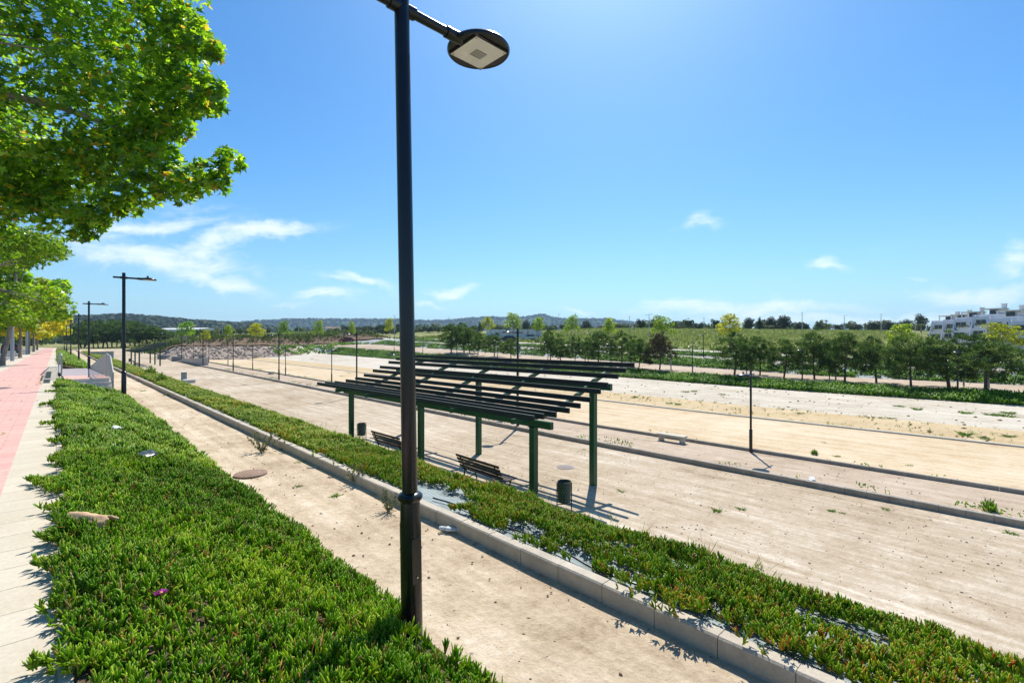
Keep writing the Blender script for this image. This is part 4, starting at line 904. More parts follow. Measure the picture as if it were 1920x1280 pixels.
def bin_(label):
    r = thing('litter_bin', label, 'bin'); b = MB(); n = 30
    b.lathe([(.17,.30),(.185,.31),(.195,.80),(.203,.805),(.203,.835),(.19,.835),(.183,.80),(.172,.33)], n=n); bd = b.build('barrel', BINP, r, True)
    h = MB()
    for k in range(14):
        for j in range(6):
            a = 2*math.pi*(k+.5*(j % 2))/14; rr = .1885+.0003*j+.012*(j*.0); zz = .37+j*.07; c = Vector((math.cos(a)*(.186+.0014*j*1.4), math.sin(a)*(.186+.0014*j*1.4), zz))
            h.box(c, (.008,.022,.034), rz=a)
    h.build('perforation', BINM, bd)
    for s in (-1, 1):
        l = MB(); l.tube([(0,s*.215,-.1),(0,s*.215,.80)], .016, 8); l.tube([(0,s*.18,.62),(0,s*.215,.62)], .012, 6); l.build('leg', DARKP, r, True)
    l = MB(); l.tube([(0,-.215,.24),(0,.215,.24)], .012, 6); l.build('crossbar', DARKP, r); return r
q = at_z(1058, 962, Z2); BN = bin_('dark green perforated litter bin right of the near bench'); BN.location = foot(q.x, q.y); BN.rotation_euler = (0,0,R(50)); BN.scale = (.85,.85,.97); BN['group'] = 'litter bins under the pergolas'
q = at_z(678, 828, Z2+.05); dup(BN, foot(q.x, q.y), R(60), 'dark litter bin beside the left front pergola post', 'litter bins under the pergolas')
dup(BN, foot(9.3, 106.5), R(60), 'tiny dark litter bin beside the distant pergola', 'litter bins under the pergolas')
# stone bench, fountain, concrete ramp
t = thing('stone_bench', 'low pale stone bench at the edge of the gravel path', 'bench', foot(18.75, 10.15))
b = MB(); b.box((0,0,.27), (.36,1.22,.08), bev=.012); b.build('seat', STONE, t)
for s in (-1, 1): b = MB(); b.box((0,s*.47,.10), (.31,.11,.26), bev=.01); b.build('leg', STONE, t)
t2 = dup(t, foot(18.75, 62), 0, 'tiny pale stone bench far along the field kerb'); t2['group'] = 'stone benches by the field kerb'; t['group'] = 'stone benches by the field kerb'
f = on_g(352, 719); t = thing('drinking_fountain', 'drinking fountain with dark square pillar and pale slab beside the bank', 'fountain', foot(9.1, 56.5))
b = MB(); b.box((.1,.55,.5), (.42,.42,1.06), bev=.015); b.build('pillar', CONCG, t); b = MB(); b.box((.1,.55,1.045), (.46,.46,.03)); b.build('cap', CONC, t)
b = MB(); b.box((.35,-.25,.16), (1.0,.9,.38), bev=.02); b.build('basin', CONC, t)
t = thing('concrete_ramp', 'pale concrete ramp wall that falls towards the pergola at the end of the gravel path', 'ramp', (16.45, 96.5, gz(16.45, 96)))
b = MB(); b.prism([(-8.6,-.3),(8.6,-.3),(8.6,.45),(-8.6,1.12)], 0, 0, .22); b.build('side_wall', CONC, t)
b = MB(); b.prism([(-8.58,-.3),(8.58,-.3),(8.58,.38),(-8.58,1.0)], 0, .223, .75); b.build('fill', STONE, t)
b = MB(); b.prism([(-8.6,-.3),(8.6,-.3),(8.6,.45),(-8.6,1.12)], 0, .753, .95); b.build('side_wall', CONC, t)
for i, (u, v, l, d_, h, lb) in enumerate(((334,676,1.9,.9,.75,'grey concrete block left of the ramp wall'),(307,673,1.9,.9,.75,'grey concrete block behind the posts of the distant pergola'),(379,673,1.0,.9,.75,'small grey concrete block right of the ramp wall'))):
    q = on_g(u, v); t = thing('concrete_block', lb, 'block', foot(q.x, q.y), R(-45), 'concrete blocks by the ramp'); b = MB(); b.box((0,0,h/2-.1), (l,d_,h+.2), bev=.03); b.build('body', CONCG, t); b = MB(); b.box((0,0,h+.03), (l+.1,d_+.1,.06)); b.build('top_slab', STONE, t)
t = thing('concrete_wall', 'low bluish concrete wall across the far end of the planted bank', 'wall', (5.0, 94, -.9)); b = MB(); b.prism([(-1.3,.0),(1.3,-1.2),(1.3,.95),(-1.3,.95)], 1, 0, .25); b.build('panel', CONC, t); b = MB(); b.box((0,.125,.985), (2.7,.33,.06)); b.build('coping', STONE, t)
qa, qb = on_g(311, 661), on_g(341, 670); t = thing('concrete_wall', 'low sloping concrete curb wall behind the grey blocks', 'wall', (0,0,0)); b = MB(); b.beam(qa+Vector((0,0,.2)), qb+Vector((0,0,.2)), .3, .6); b.build('panel', CONCG, t); b = MB(); b.beam(qa+Vector((0,0,.54)), qb+Vector((0,0,.54)), .42, .07); b.build('coping', STONE, t)

# ---------------------------------------------------------------- steps, ramp and railings down to the sand path
st = thing('staircase', 'concrete steps with a pink landing going down from the pavement', 'steps', (.95, 27.6, 0))
b = MB(); b.box((-.02,1.45,-.16), (1.56,2.9,.30)); b.build('landing_base', CONC, st)
b = MB(); b.box((-.02,1.47,-.004), (1.50,2.80,.016)); lt = b.build('landing', PINK, st)
b = MB(); b.box((.32,1.45,.006), (.06,2.7,.008)); b.build('guide_strip', CONCG, lt); b = MB(); b.box((.18,1.45,.006), (.05,2.7,.008)); b.build('guide_strip', CONCG, lt)
for k in range(4):
    b = MB(); b.box((-.02+.06*k,-.17-.31*k,-.16*(k+1)-.13), (1.62,.34,.26), bev=.008); tr = b.build('step', CONC, st)
    b = MB(); b.box((-.02+.06*k,-.34-.31*k+.03,-.16*(k+1)+.003), (1.64,.07,.012), bev=.003); b.build('nosing', CONC, tr)
def railing(name, label, path, hs, parent=None, gap_=.12):
    """railing along 3-D foot points, with a height at each"""
    r = thing(name, label, 'railing', path[0], 0, 'grey steel railings at the steps'); O = Vector(path[0]); pts = [Vector(p)-O for p in path]
    tops = [p+Vector((0,0,h)) for p, h in zip(pts, hs)]
    b = MB(); b.tube(tops, .024, 8); b.build('top_rail', RAILP, r, True); b = MB(); b.tube([p+Vector((0,0,.09)) for p in pts], .016, 6); b.build('bottom_rail', RAILP, r, True)
    for p, q in ((pts[0], tops[0]), (pts[-1], tops[-1])): b = MB(); b.tube([p-Vector((0,0,.15)), q], .024, 8); b.build('post', GALV, r, True)
    b = MB()
    for i in range(len(pts)-1):
        n = max(2, int((pts[i+1]-pts[i]).length/gap_))
        for j in range(n):
            f = (j+.5)/n; lo = pts[i].lerp(pts[i+1], f); hi = tops[i].lerp(tops[i+1], f); b.box((lo+hi)/2+Vector((0,0,.045)), (.014,.030,(hi-lo).z-.09))
    o = b.build('bar', RAILP, r); return r
bars = 'bars'
railing('railing', 'nearer of the two flat grey railing panels left of the pink landing', [(.17,27.7,0),(.17,32.2,0)], [1.0,1.0], gap_=.11)
railing('railing', 'farther grey railing panel behind the nearer one beside the ramp', [(.10,32.6,0),(.10,42.5,-.35)], [1.02,1.0], gap_=.11)
railing('railing', 'grey railing that slopes down beside the ramp right of the landing', [(1.70,29.3,-.05),(1.72,44.5,-.66)], [1.08,.52], gap_=.10)
railing('railing', 'grey handrail running down the right side of the steps', [(1.74,26.2,-.62),(1.73,27.5,-.05),(1.71,29.2,-.05)], [.92,1.0,1.08], gap_=.12)
b = MB(); b.prism([(30.5,.004),(46,.004),(46,-.8),(30.5,-.3)], 0, .06, .20); tag(b.build('ramp_side_wall', CONC), kind='structure')
b = MB(); b.prism([(.06,-.95),(2.04,-.95),(2.04,-.61),(.06,-.01)], 1, 45.85, 46.02); tag(b.build('ramp_end_bank', SOIL), kind='structure')
rp = strip('ramp', .2, 1.66, 4, simple('lilac_grey_paving', (.33,.29,.30), .85, 0, .15, 3, .2, .2, obj=False), 30.5, 46); me = rp.data
for v in me.vertices: v.co.z = -.004-.30*(v.co.y-30.5)/15.5
strip('stair_pavement', .06, .24, 3, PALEP, 24.9, 34, dz=.004).data.vertices.foreach_get
me = bpy.data.objects['stair_pavement'].data
for v in me.vertices: v.co.z = .004
for i, (y0, y1, lb) in enumerate(((25.8,28.2,'nearer dark slot drain in the pavement edge beside the steps'),(29.2,35.4,'longer dark slot drain in the pavement edge behind the nearer one'))):
    t = thing('slot_drain', lb, 'drain', (-.27, (y0+y1)/2, .006), 0, 'slot drains in the pavement'); b = MB()
    for s in (-1, 1): b.box((s*.095,0,.004), (.02,y1-y0,.012))
    b.build('frame', GALV, t); b = MB(); b.box((0,0,.002), (.168,y1-y0-.02,.008)); b.build('grate', DARKP, t)

# ---------------------------------------------------------------- covers, litter, hose, flower
def cover(label, loc, rad, m):
    t = thing('manhole_cover', label, 'manhole cover', loc, 0, 'manhole covers'); b = MB(); b.lathe([(rad+.03,-.05),(rad+.03,.012),(rad+.005,.014),(rad+.004,.004)], n=36); b.build('ring', m, t, True)
    b = MB(); b.lathe([(rad,-.04),(rad,.014),(rad-.01,.018)], n=36)
    for k in range(9):
        x = -rad*.8+k*rad*.2; h = math.sqrt(max(.001, (rad*.9)**2-x*x)); b.box((x, 0, .0185), (rad*.07, 2*h, .006))
    b.build('lid', m, t, True)
q = at_z(470, 888, -.64); cover('rusty round manhole cover on the upper sand path', (q.x, q.y, gz(q.x, q.y)+.012), .225, RUST)
q = at_z(1060, 876, Z2); cover('grey round manhole cover on the wide path between the pergola posts', (q.x, q.y, gz(q.x, q.y)+.008), .27, GREYCOV)
def clear_plastic():
    m, nt, out = newmat('dusty_clear_plastic'); b = bsdf(nt, out, (.72,.75,.76), .25, 0, None, spec=.5); b.inputs['Transmission Weight'].default_value = .45; b.inputs['IOR'].default_value = 1.2; return m
q = at_z(846, 991, -.61); t = thing('plastic_bottle', 'crushed clear plastic bottle with blue cap at the foot of the kerb', 'bottle', (q.x-.02, q.y, gz(q.x, q.y)+.045), R(-58))
b = MB(); pr = [(.010,-.135),(.028,-.13),(.034,-.10),(.030,-.06),(.036,-.02),(.031,.02),(.035,.06),(.026,.09),(.014,.115),(.013,.135)]; b.lathe(pr, n=16, sx=1, sy=.72); b.v = [(v[2], v[0], v[1]) for v in b.v]; b.build('body', clear_plastic(), t, True)
b = MB(); b.lathe([(.016,.128),(.016,.150)], n=14); b.v = [(v[2], v[0], v[1]) for v in b.v]; b.build('cap', simple('blue_cap', (.05,.22,.55), .4), t, True)
b = MB(); b.lathe([(.0345,-.035),(.0365,-.02),(.0325,.02),(.0335,.03)], n=16, sy=.72); b.v = [(v[2], v[0]*1.03, v[1]*1.03) for v in b.v]; b.build('label', simple('white_label', (.66,.68,.66), .6), t, True)
def crumple(name, label, cat, loc, dims, m, rz, amp, seed, thick=.006):
    n = 12; xs = np.linspace(-.5, .5, n); A, B = np.meshgrid(xs, xs); Z = amp*(wav(A*5, B*4, seed)*.6+wav(A*9, B*11, seed+3)*.3)+dims[2]*(1-(2*A)**2)*.9
    ir = 1+.22*wav(A*6, B*6, seed+5)
    V = np.stack([A*dims[0]*ir, B*dims[1]*ir, Z], -1).reshape(-1, 3); i = (np.arange(n-1)[:, None]*n+np.arange(n-1)).ravel()
    me = npmesh(name, V, [np.stack([i, i+1, i+n+1, i+n], -1)]); o = link(name, me, m, smooth_=True); so = o.modifiers.new('s', 'SOLIDIFY'); so.thickness = thick; o.location = loc; o.rotation_euler = (R(8), R(-10), rz); return tag(o, label, cat)
q = at_z(170, 978, .10); crumple('cardboard_piece', 'bent tan piece of cardboard lying in the plants at the pavement edge', 'cardboard', (q.x, q.y, .105), (.15,.30,.07), simple('tan_card', (.56,.36,.21), .9, 0, .2, 14), R(48), .02, 1, .02)
q = at_z(133, 962, .05); crumple('plastic_scrap', 'crumpled white plastic scrap beside the tan cardboard', 'litter', (q.x, q.y, .06), (.22,.10,.03), simple('white_plastic', (.62,.60,.57), .5, 0, .1, 8), R(-20), .02, 2)
q = at_z(268, 856, -.08); crumple('dark_sheet', 'dark folded plastic sheet lying on the ice plants', 'litter', (q.x, q.y, gz(q.x, q.y)+.17), (.30,.22,.09), simple('dark_sheet_plastic', (.045,.05,.045), .25, 0, .4, 9), R(-30), .02, 3)
wp_ = simple('white_paper', (.72,.73,.74), .7, 0, .08, 9)
q = at_z(218, 803, -.05); crumple('paper_scrap', 'larger white paper scrap on the ice plants', 'litter', (q.x, q.y, gz(q.x, q.y)+.17), (.18,.16,.06), wp_, R(30), .03, 4)
q = at_z(220, 836, -.05); crumple('paper_scrap', 'small white paper scrap on the ice plants above the dark sheet', 'litter', (q.x, q.y, gz(q.x, q.y)+.16), (.12,.10,.03), wp_, R(60), .03, 5)['group'] = 'paper scraps'
q = at_z(1515, 897, -2.45); crumple('paper_scrap', 'pale scrap lying on top of the wide path kerb', 'litter', (16.55, q.y, gz(16.55, q.y)+.05), (.28,.15,.04), wp_, R(10), .04, 6)
q = at_z(302, 1146, -.03); fl = thing('flower', 'single magenta flower in the ice plants near the camera', 'flower', (q.x, q.y, gz(q.x, q.y)+.20)); PI2 = 2*math.pi
n = 46; a = np.linspace(0, PI2, n, False)+RNG.normal(0, .05, n); d = unit(np.stack([np.cos(a), np.sin(a), RNG.uniform(.25, .7, n)], 1)); V, qd, t3, T = blades(np.zeros((n, 3))+d*.006, d, np.full(n, .034), np.full(n, .009), tone_of(n, .5))
mg = simple('magenta_petal', (.52,.015,.40), .5, 0, .15, 30); link('petals', npmesh('petals', V, [qd]+t3, T), mg, fl); b = MB(); b.lathe([(.003,-.03),(.008,0),(.010,.008),(.006,.014)], n=10); b.build('centre', simple('yellow_centre', (.6,.45,.05)), fl, True)
hp = []; 
for i in range(40):
    y = .4+i*.13; x = 3.70+.05*math.sin(y*1.7)+.03*math.sin(y*4.1); hp.append((x, y, gz(x, y)+.035+.03*max(0, math.sin(y*2.3))))
b = MB(); b.tube(hp, .011, 8); tag(b.build('irrigation_hose', BLACKP, None, True), 'thin black irrigation hose lying along the inside of the kerb', 'hose')
b = MB(); hp = [(.75+.1*math.sin(i*.4), 9.5+i*.35, gz(.75, 9.5+i*.35)+.16) for i in range(3)]

# weeds
def weed_mesh(kind, seed):
    r = np.random.default_rng(seed)
    if kind == 'rosette':
        n = 60; a = r.uniform(0, 6.28, n); el = r.uniform(.05, .7, n); d = np.stack([np.cos(a)*np.cos(el), np.sin(a)*np.cos(el), np.sin(el)], 1); P = d*r.uniform(0, .07, n)[:, None]*np.array([1,1,.3])+r.normal(0, .03, (n, 3))*np.array([1,1,.1])
        P[:, 2] = np.abs(P[:, 2]); return blade_mesh('rosette', P, d, r.uniform(.04, .11, n), r.uniform(.010, .022, n), tone_of(n, .45))
    if kind == 'bush':
        n = 420; d = unit(r.normal(size=(n, 3))); d[:, 2] = np.abs(d[:, 2]); P = d*np.array([.16,.16,.30])*r.uniform(.2, 1, n)[:, None]; return blade_mesh('bush', P, unit(d+np.array([0,0,.6])), r.uniform(.05, .11, n), r.uniform(.014, .03, n), tone_of(n, .5))
    n = 430; stems = 16; a = r.uniform(0, 6.28, stems); el = r.uniform(.55, 1.35, stems); sd_ = np.stack([np.cos(a)*np.cos(el), np.sin(a)*np.cos(el), np.sin(el)], 1); k = r.integers(0, stems, n); f = r.uniform(.1, 1, n)
    P = sd_[k]*(f*.42)[:, None]; d = unit(sd_[k]*.5+r.normal(0, .7, (n, 3))); P = np.concatenate([P, np.zeros((stems, 3))]); d = np.concatenate([d, sd_]); return blade_mesh('sparse', P, d, np.concatenate([r.uniform(.025, .07, n), np.full(stems, .44)]), np.concatenate([r.uniform(.011, .024, n), np.full(stems, .008)]), tone_of(n+stems, .5))
def weed(name, me, m, label, cat, loc, sc, group=None):
    o = bpy.data.objects.new(name, me); COL.objects.link(o)
    if not me.materials: me.materials.append(m)
    o.location = loc; o.scale = (sc, sc, sc*random.uniform(.8, 1.2)); o.rotation_euler = (0, 0, random.uniform(0, 6)); return tag(o, label, cat, group)
RO = [weed_mesh('rosette', s) for s in (1,2,3)]; SP = [weed_mesh('sparse', s) for s in (4,5)]; BU = [weed_mesh('bush', s) for s in (6,7)]
for u, v, sc, nm in ((490,848,1.05,'tallest grey-green weed against the kerb left of the big lamp post'),(668,905,.7,'grey weed at the kerb foot beside the big lamp post'),(728,960,.6,'weed at the kerb foot directly left of the big lamp post')):
    q = on_g(u, v); weed('kerb_weed', SP[u % 2], GWEED, nm, 'weed', (q.x, q.y, q.z), sc, 'grey weeds at the kerb')
for u, v, sc, lb in ((1855,957,.95,'bright green bush on the far kerb at the right edge'),(283,706,2.0,'green bush on the bank near the drinking fountain, right one'),(303,720,1.5,'green bush on the bank near the drinking fountain, lower one'),(945,935,.9,'pale green weed in front of the right front pergola post'),(1527,852,.7,'small green bush on the field kerb')):
    q = on_g(u, v); z = q.z
    if lb.startswith('pale green'): q = Vector((5.1, 5.1*.98, 0)); q = at_z(950, 945, -.55); z = gz(4.75, q.y)-.02; q = Vector((4.75, q.y, 0))
    weed('bush', BU[u % 2], WEEDM, lb, 'bush', (q.x, q.y, z), sc, 'small bushes on the kerbs and bank')
wl = [(1165,922,1.0),(1345,958,1.1),(1390,955,1.0),(685,873,.9),(560,868,.7),(530,842,.6),(612,915,.5),(628,930,.7),(560,912,.5),(735,1085,.0),(1560,958,.8),(1580,962,.6),(1662,956,.9),(1895,1000,1.2),(1890,760+15,2.0),(1685,762,1.6),(1720,768,1.6),(1810,775,1.8),(1285,735,1.8),(1302,734,1.6),(1355,740,1.6),(1190,745,1.5),(1160,740,1.6),(1255,757,1.4),(1270,758,1.4),(1500,775,1.2),(1670,785,1.2),(1880,781,2.4),(1860,779,2.2),(1890,818,1.5),(1810,815,1.8),(1848,822,1.4),(900,675,1.5),(585,673,1.8),(655,700,1.4),(640,706,1.4),(700,705,1.2),(1545,830,.8),(1570,856,1.0),(1705,873,.9),(1180,838,.7),(1095,843,.6),(1250,870,.6),(560,990,.0),(310,720,1.0),(395,735,.0),(312,741,.8),(320,740,.7),(330,748,.6),(268,733,.6)]
for u, v, sc in wl:
    if sc == 0: continue
    q = on_g(u, v); far = v < 830
    weed('low_weed', RO[u % 3], WEEDM, 'small dark weed tuft dotted on the sandy field' if far else 'little green weed growing in the bare sand of the path', 'weed', (q.x, q.y, q.z), sc*(1.4 if far else 1), 'weed tufts on the sandy field' if far else 'little weeds on the sand paths')
tufts('dry_weeds', 240, smp([(29.2,32.5,-2,30),(29.2,33,-2,12),(8.6,9.8,-1,14),(16.4,17,-1,20)]), GRASSM, (.06,.2), .6, .5)
tufts('dry_stalks', 50, smp([(8.9,9.9,3,10),(9.2,9.8,18,30)]), GRASSM, (.15,.4), .75, .12)
# stones and crumbs of earth lying on the paths
def crumbs(name, n, sampler, size, m):
    x, y = sampler(n); s = RNG.uniform(0, 1, n)**3*(size[1]-size[0])+size[0]; base = np.array([(1,0,0),(-1,0,0),(0,1,0),(0,-1,0),(0,0,1),(0,0,-1)], float)
    J = base[None]*RNG.uniform(.55, 1.2, (n, 6, 1)); J = J*s[:, None, None]; J[:, :, 2] *= .6; a = RNG.uniform(0, 6.28, n); ca_, sa_ = np.cos(a)[:, None], np.sin(a)[:, None]
    X = J[:, :, 0]*ca_-J[:, :, 1]*sa_+x[:, None]; Y = J[:, :, 0]*sa_+J[:, :, 1]*ca_+y[:, None]; Z = J[:, :, 2]+(g(x, y)+s*.25)[:, None]
    V = np.stack([X, Y, Z], -1).reshape(-1, 3); o = (np.arange(n)*6)[:, None]; T = [o+np.array([t]) for t in ((0,2,4),(2,1,4),(1,3,4),(3,0,4),(2,0,5),(1,2,5),(3,1,5),(0,3,5))]
    return tag(link(name, npmesh(name, V, [np.concatenate(T)]), m), kind='stuff')
crumbs('pebbles', 2600, smp([(2.05,3.4,.8,9),(2.05,3.4,1,24),(8.6,16,-1,16)]), (.004,.022), simple('brown_pebble', (.30,.22,.15), .9, 0, .5, 30, obj=False))
crumbs('loose_stones', 1500, smp([(8.6,16.1,-1,18),(16.5,19.2,2,20)]), (.006,.035), simple('pale_stone_chip', (.42,.36,.29), .9, 0, .4, 12, obj=False))
x_ = np.concatenate([RNG.uniform(-.55, -.38, 70), RNG.uniform(-2.2, -.2, 60)]); y_ = np.concatenate([RNG.uniform(24, 38, 70), RNG.uniform(3, 45, 60)]); n_ = len(x_)
V, qd, t3, T = star_leaves(np.stack([x_, y_, np.full(n_, .022)], 1), unit(rnd_dirs(n_)*.35+np.array([0,0,1])), RNG.uniform(.05, .11, n_), tone_of(n_, .4, .3)); V, F, T = join([(V, qd, t3, T)]); tag(link('fallen_leaves', npmesh('fallen_leaves', V, F, T), DEADM), kind='stuff')
crumbs('earth_lumps', 900, smp([(29,32.5,-4,40),(29,33,-2,20),(32,46,0,60)]), (.02,.13), CLODS)
crumbs('stone_rubble', 1100, smp([(18,38,113,122.5)]), (.14,.42), RUBBLE)

# ---------------------------------------------------------------- stakes, boxes, cars, walls, buildings
STK = None
for i, (u, X) in enumerate(((1854,53),(1807,53.5),(1567,53),(1258,52),(975,54),(910,55),(1097,54))):
    q = at_x(u, X); lb = f'grey wooden stake beside the far path pines, {ORD[i]} one'; lb = f'pale wooden tree stake among the pines of the far path, {ORD[i]} counted from the right' 
    if STK is None:
        STK = thing('tree_stake', lb, 'stake', foot(q.x, q.y), 0, 'wooden tree stakes'); b = MB(); b.tube([(0,0,-.2),(0,0,2.1)], [.07,.06], 8); b.build('shaft', STAKE, STK, True); b = MB(); b.lathe([(.06,2.1),(.03,2.16)], n=8); b.build('tip', STAKE, STK)
    else: dup(STK, foot(q.x, q.y), 0, lb)
def car(label, m, loc, rz):
    r = thing('parked_car', label, 'car', loc, rz, 'parked cars')
    prof = [(-2.1,.35),(-2.14,.62),(-2.05,.92),(-1.7,1.0),(-1.15,1.42),(.35,1.46),(1.15,.98),(1.95,.82),(2.14,.6),(2.1,.33)]
    def shell(w0, w1, pr):
        b = MB(); vs = []; n = len(pr)
        for s in (-1, 1): vs += [(x, s*(w0 if z < 1.02 else w1), z) for x, z in pr]
        b.poly(vs, [tuple(range(n)), tuple(range(2*n-1, n-1, -1))]+[(k, n+k, n+(k+1) % n, (k+1) % n) for k in range(n)]); return b
    b = shell(.87, .66, prof); bd = b.build('body', m, r)
    for s in (-1, 1):
        b = MB(); b.poly([(-1.55,s*.872,1.0),(.98,s*.872,1.0),(.35,s*.70,1.40),(-1.08,s*.70,1.38)], [(0,1,2,3)]); b.v = [(x, y+s*.006, z) for x, y, z in b.v]; w2 = b.build('side_window', GLASSD, r)
        for x in (-1.32, 1.30):
            b = MB(); b.lathe([(.31,-.1),(.33,-.08),(.33,.08),(.31,.1)], n=16); b.v = [(x+v[0], s*.80+v[2], .33+v[1]) for v in b.v]; wh = b.build('wheel', DARKP, r)
            b = MB(); b.lathe([(.20,-.012),(.20,.012)], n=12); b.v = [(x+v[0], s*.905+v[2], .33+v[1]) for v in b.v]; b.build('rim', GALV, wh)
        b = MB(); b.box((-2.09, s*.66, .82), (.12,.34,.17), bev=.03); b.build('tail_light', simple('tail_red', (.5,.02,.02), .3), r) if s < 0 else b.build('tail_light', MATS['tail_red'], r)
        b = MB(); b.box((2.02, s*.6, .68), (.14,.36,.15), bev=.03); b.build('headlight', GLASSL, r)
    b = MB(); b.poly([(-1.72,-.70,1.01),(-1.72,.70,1.01),(-1.20,.60,1.39),(-1.20,-.60,1.39)], [(0,1,2,3)]); b.v = [(x-.03, y, z+.02) for x, y, z in b.v]; b.build('rear_window', GLASSD, r)
    b = MB(); b.poly([(1.12,-.70,1.01),(1.12,.70,1.01),(.42,.60,1.43),(.42,-.60,1.43)], [(0,1,2,3)]); b.v = [(x+.03, y, z+.02) for x, y, z in b.v]; b.build('windscreen', GLASSD, r)
    return r
car('dark grey hatchback seen from behind, parked along the street', simple('grey_car_paint', (.07,.08,.10), .25, .4, .1, 4), (-5.0, 104, -.12), R(90))
cw = simple('white_car_paint', (.62,.63,.65), .25, 0, .04, 4); ck = simple('black_car_paint', (.03,.035,.05), .22, .2, .1, 4)
q = at_t(992, 640, 118); car('white car parked in front of the grey wall', cw, foot(q.x, q.y, .02), R(135))
q = at_t(951, 640, 116); car('dark car whose roof shows left of the white car', ck, foot(q.x, q.y, -.1), R(140))
q = at_t(650, 640, 135); car('tiny dark red car above the bank left of the big lamp post', simple('red_car_paint', (.22,.03,.03), .3), foot(q.x, q.y, .0), R(150))
q0 = at_t(912, 640, 132); q1 = at_t(1016, 640, 128); d = (q1-q0); d.z = 0; L = d.length; rz = math.atan2(d.y, d.x); zb = min(gz(q0.x, q0.y), gz(q1.x, q1.y))
t = thing('boundary_wall', 'long pale grey wall behind the parked white car', 'wall', (q0.x, q0.y, zb), rz); b = MB(); b.box((L/2,0,.9), (L,.25,2.9)); b.build('panel', WHITEW, t); b = MB(); b.box((L/2,0,2.4), (L+.1,.34,.1)); b.build('coping', CONC, t)
for k in range(6): b = MB(); b.box((L*(k+.5)/6,-.14,.9), (.3,.1,2.85)); b.build('pier', CONC, t)
b = MB(); b.box((0,0,0), (1,1,1))
t = thing('boundary_wall', 'white wall across the street at the left edge', 'wall', (-17.0, 60, -.13)); b = MB(); b.box((0,55,1.3), (.25,110,3.2)); b.build('panel', WHITEW, t); b = MB(); b.box((.002,55,.3), (.27,110,.6)); b.build('plinth', simple('ochre_plinth', (.50,.28,.14), .9), t); b = MB(); b.box((0,55,2.95), (.34,110.1,.1)); b.build('coping', CONC, t)
q0 = at_t(296, 640, 420); q1 = at_t(392, 640, 400); d = q1-q0; L = d.length; zb = 10.0
t = thing('greenhouse', 'long white greenhouse roof in front of the wooded hill', 'greenhouse', (q0.x, q0.y, 0), math.atan2(d.y, d.x)); z0 = EYE+(640-618.2)/FPX*410
b = MB(); b.box((L/2,0,z0/2), (L,14,z0)); b.build('wall', WHITEW, t)
for k in range(8): b = MB(); b.prism([(-7.2,z0),(7.2,z0),(7.2,z0+.3),(0,z0+1.5),(-7.2,z0+.3)], 0, L*k/8+.05, L*(k+1)/8-.05); b.build('roof_bay', WHITEW, t)
q = at_t(347, 640, 112); t = thing('notice_board', 'small grey sign board below the dark round tree', 'sign', foot(q.x, q.y), R(-40)); b = MB(); b.box((0,0,1.9), (.9,.05,1.1)); b.build('panel', CONCG, t)
for s in (-1, 1): b = MB(); b.tube([(s*.4,0,-.1),(s*.4,0,1.4)], .03, 6); b.build('leg', GALV, t)
# low houses on the plain at the foot of the hills
for i, (u, v, wd, dist, lb) in enumerate(((618,615,11,420,'low pale farm building below the far hills, left of the big lamp post'),(632,616,12,400,'second low pale farm building right beside the first'))):
    q = at_t(u, 640, dist); t = thing('farm_building', lb, 'building', (q.x, q.y, 0), R(-40), 'farm buildings on the plain'); w_ = wd*dist/FPX; zz = EYE+(640-v)/FPX*dist
    b = MB(); b.box((0,0,zz/2), (w_,6,zz)); b.build('wall', CONC, t); b = MB(); b.prism([(-3.4,zz),(3.4,zz),(0,zz+1.4)], 0, -w_/2-.2, w_/2+.2); b.build('roof', RUST, t); b = MB(); b.box((0,-3.02,zz-1.6), (1.2,.05,1.2)); b.build('window', GLASSD, t)

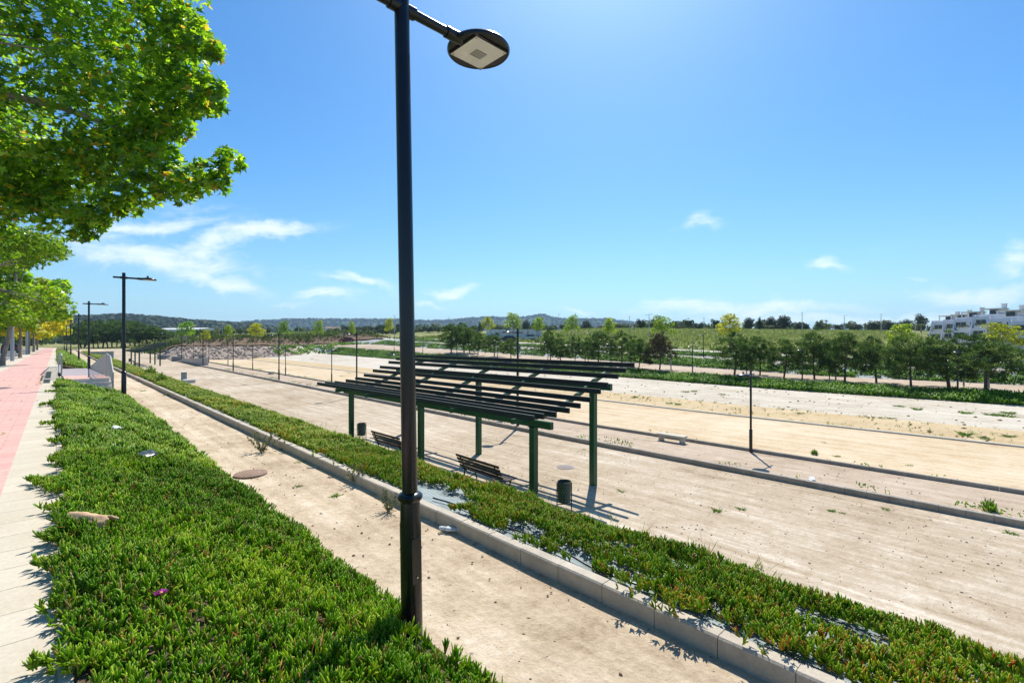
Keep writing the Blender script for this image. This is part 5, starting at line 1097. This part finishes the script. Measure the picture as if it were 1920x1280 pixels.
# stepped white apartment blocks on the right
def apartment(label, seed, floors=3, wid=5.4):
    """front towards -Y, storeys step back as they rise"""
    rr = random.Random(seed); r = thing('apartment_block', label, 'apartments', (0,0,0), 0, 'stepped white apartment blocks'); fh = 2.95
    for f_ in range(floors):
        y0 = 1.5*f_; b = MB(); b.box((0, (y0+11)/2, f_*fh+fh/2-(.8 if f_ == 0 else 0)), (wid, 11-y0, fh-.005+(1.6 if f_ == 0 else 0))); b.build('wall', WHITEW, r)
        # balcony: slab, solid parapet, planting
        b = MB(); b.box((rr.uniform(-.6,.6), y0-.75, f_*fh+.06), (wid*.80, 1.5, .18)); bl = b.build('balcony', WHITEW, r)
        b = MB(); b.box((0, y0-1.45, f_*fh+.55), (wid*.76, .1, .85)); b.build('parapet', CONC if f_ % 2 else WHITEW, bl)
        for sx in (-1, 1): b = MB(); b.box((sx*wid*.385, y0-.72, f_*fh+.55), (.1, 1.38, .82)); b.build('parapet', WHITEW, bl)
        n = 140; P = np.stack([RNG.uniform(-wid*.36, wid*.2, n), RNG.uniform(y0-1.55, y0-1.2, n), f_*fh+1.0+RNG.uniform(-.35, .35, n)], 1); V, q_, t3, T = quads(P, rnd_dirs(n), RNG.uniform(.2, .45, n), tone_of(n, .5)); link('balcony_plants', npmesh('balcony_plants', V, q_, T), OLIVE, bl)
        for sx in (-.25, .22):
            x = wid*sx+rr.uniform(-.3, .3); b = MB(); b.box((x, y0-.02, f_*fh+1.25), (wid*.36, .08, 2.2)); wn = b.build('window', GLASSD, r); b = MB(); b.box((x, y0-.05, f_*fh+2.34), (wid*.38, .14, .08)); b.build('lintel', CONC, wn)
            b = MB(); b.box((x, y0-.075, f_*fh+1.25), (.06, .04, 2.1)); b.build('frame', WHITEW, wn)
    for s in (-1, 1):          # leaning fin walls
        b = MB(); b.prism([(-2.2,-1.5),(10.8,-1.5),(10.8,floors*fh+.8),(3.4,floors*fh+.8),(2.6,floors*fh-1.0),(-.3,fh*.9)], 0, s*wid/2+(0 if s > 0 else -.3), s*wid/2+(.3 if s > 0 else 0)); b.build('fin_wall', WHITEW, r)
    z = floors*fh; b = MB(); b.box((.3, 7.6, z+2.3), (wid*.8, 5.2, .22)); rf = b.build('roof', CONC, r)
    b = MB(); b.box((.9, 8.3, z+1.1), (wid*.5, 3.4, 2.2)); b.build('roof_room', WHITEW, r); b = MB(); b.box((.3, 6.55, z+1.2), (1.6, .1, 1.7)); b.build('window', GLASSD, r)
    for sx in (-1, 1): b = MB(); b.box((.3+sx*wid*.36, 5.3, z+1.1), (.22,.22,2.2)); b.build('roof_post', WHITEW, r)
    b = MB(); b.box((wid*.30, 9.4, z+2.9), (.9,.9,1.5)); b.build('chimney', WHITEW, r); b = MB(); b.box((wid*.30, 9.4, z+3.68), (1.1,1.1,.1)); b.build('chimney_cap', CONC, r)
    b = MB(); b.box((0, 4.4, z+.42), (wid*.95,.1,.8)); b.build('parapet', WHITEW, r)
    return r
ap = [(1760,155,591,'left end of the row, beside the dark tree'),(1786,145,588,'second of the row from the left, above the grey terraces'),(1812,136,583,'third of the row from the left'),(1842,127,577,'middle of the row with the tall chimney'),(1878,118,580,'behind the yellow-green tree'),(1922,108,583,'cut off by the right edge of the photo'),(1990,92,584,'beyond the right edge')]
AP = []
for i, (u, dist, vt, pl_) in enumerate(ap):
    q = at_t(u, 640, dist); zt = EYE+(640-vt)/FPX*dist; z0 = zt-(3*2.95+2.4); lb = f'white stepped apartment block, {pl_}'
    rz = math.atan2(-q.x*.0-1, 0)  # faces -X
    rz = R(-104+4*(i%3))
    if i == 6: continue
    if i == 0: A0 = apartment(lb, 3); A0.location = (q.x, q.y, z0); A0.rotation_euler = (0,0,rz)
    elif i == 2: A1 = apartment(lb, 8, 3, 6.0); A1.location = (q.x, q.y, z0); A1.rotation_euler = (0,0,rz)
    else: dup(A0 if i % 2 else A1, (q.x, q.y, z0), rz, lb)
# brown earth cut above the stone bank, with shrubs
strip('brown_cut', 17, 72, 30, BROWN, 130.8, 135.5, rough=.15, dz=.35)
strip('stone_bank', 16.5, 41, 26, RUBBLE, 112.6, 123, rough=.12, dz=.04)
tufts('scrub', 2600, smp([(14,75,134.2,160),(17,72,132.5,136)]), OLIVE, (.5,1.3), .45, .9)

# ---------------------------------------------------------------- haze: one closed box of air round the whole scene
b = MB(); b.box((0, 0, 95), (8600, 8600, 260)); hz = b.build('haze', None); tag(hz, kind='stuff')
m = bpy.data.materials.new('haze_air'); m.use_nodes = True; t = m.node_tree; t.nodes.clear(); nt = NT(t); out = nt.n('ShaderNodeOutputMaterial'); pv = nt.n('ShaderNodeVolumePrincipled')
pv.inputs['Color'].default_value = (.50,.72,.98,1); pv.inputs['Density'].default_value = .00014; pv.inputs['Anisotropy'].default_value = .2; nt.l(pv.outputs[0], out.inputs['Volume']); hz.data.materials.append(m)
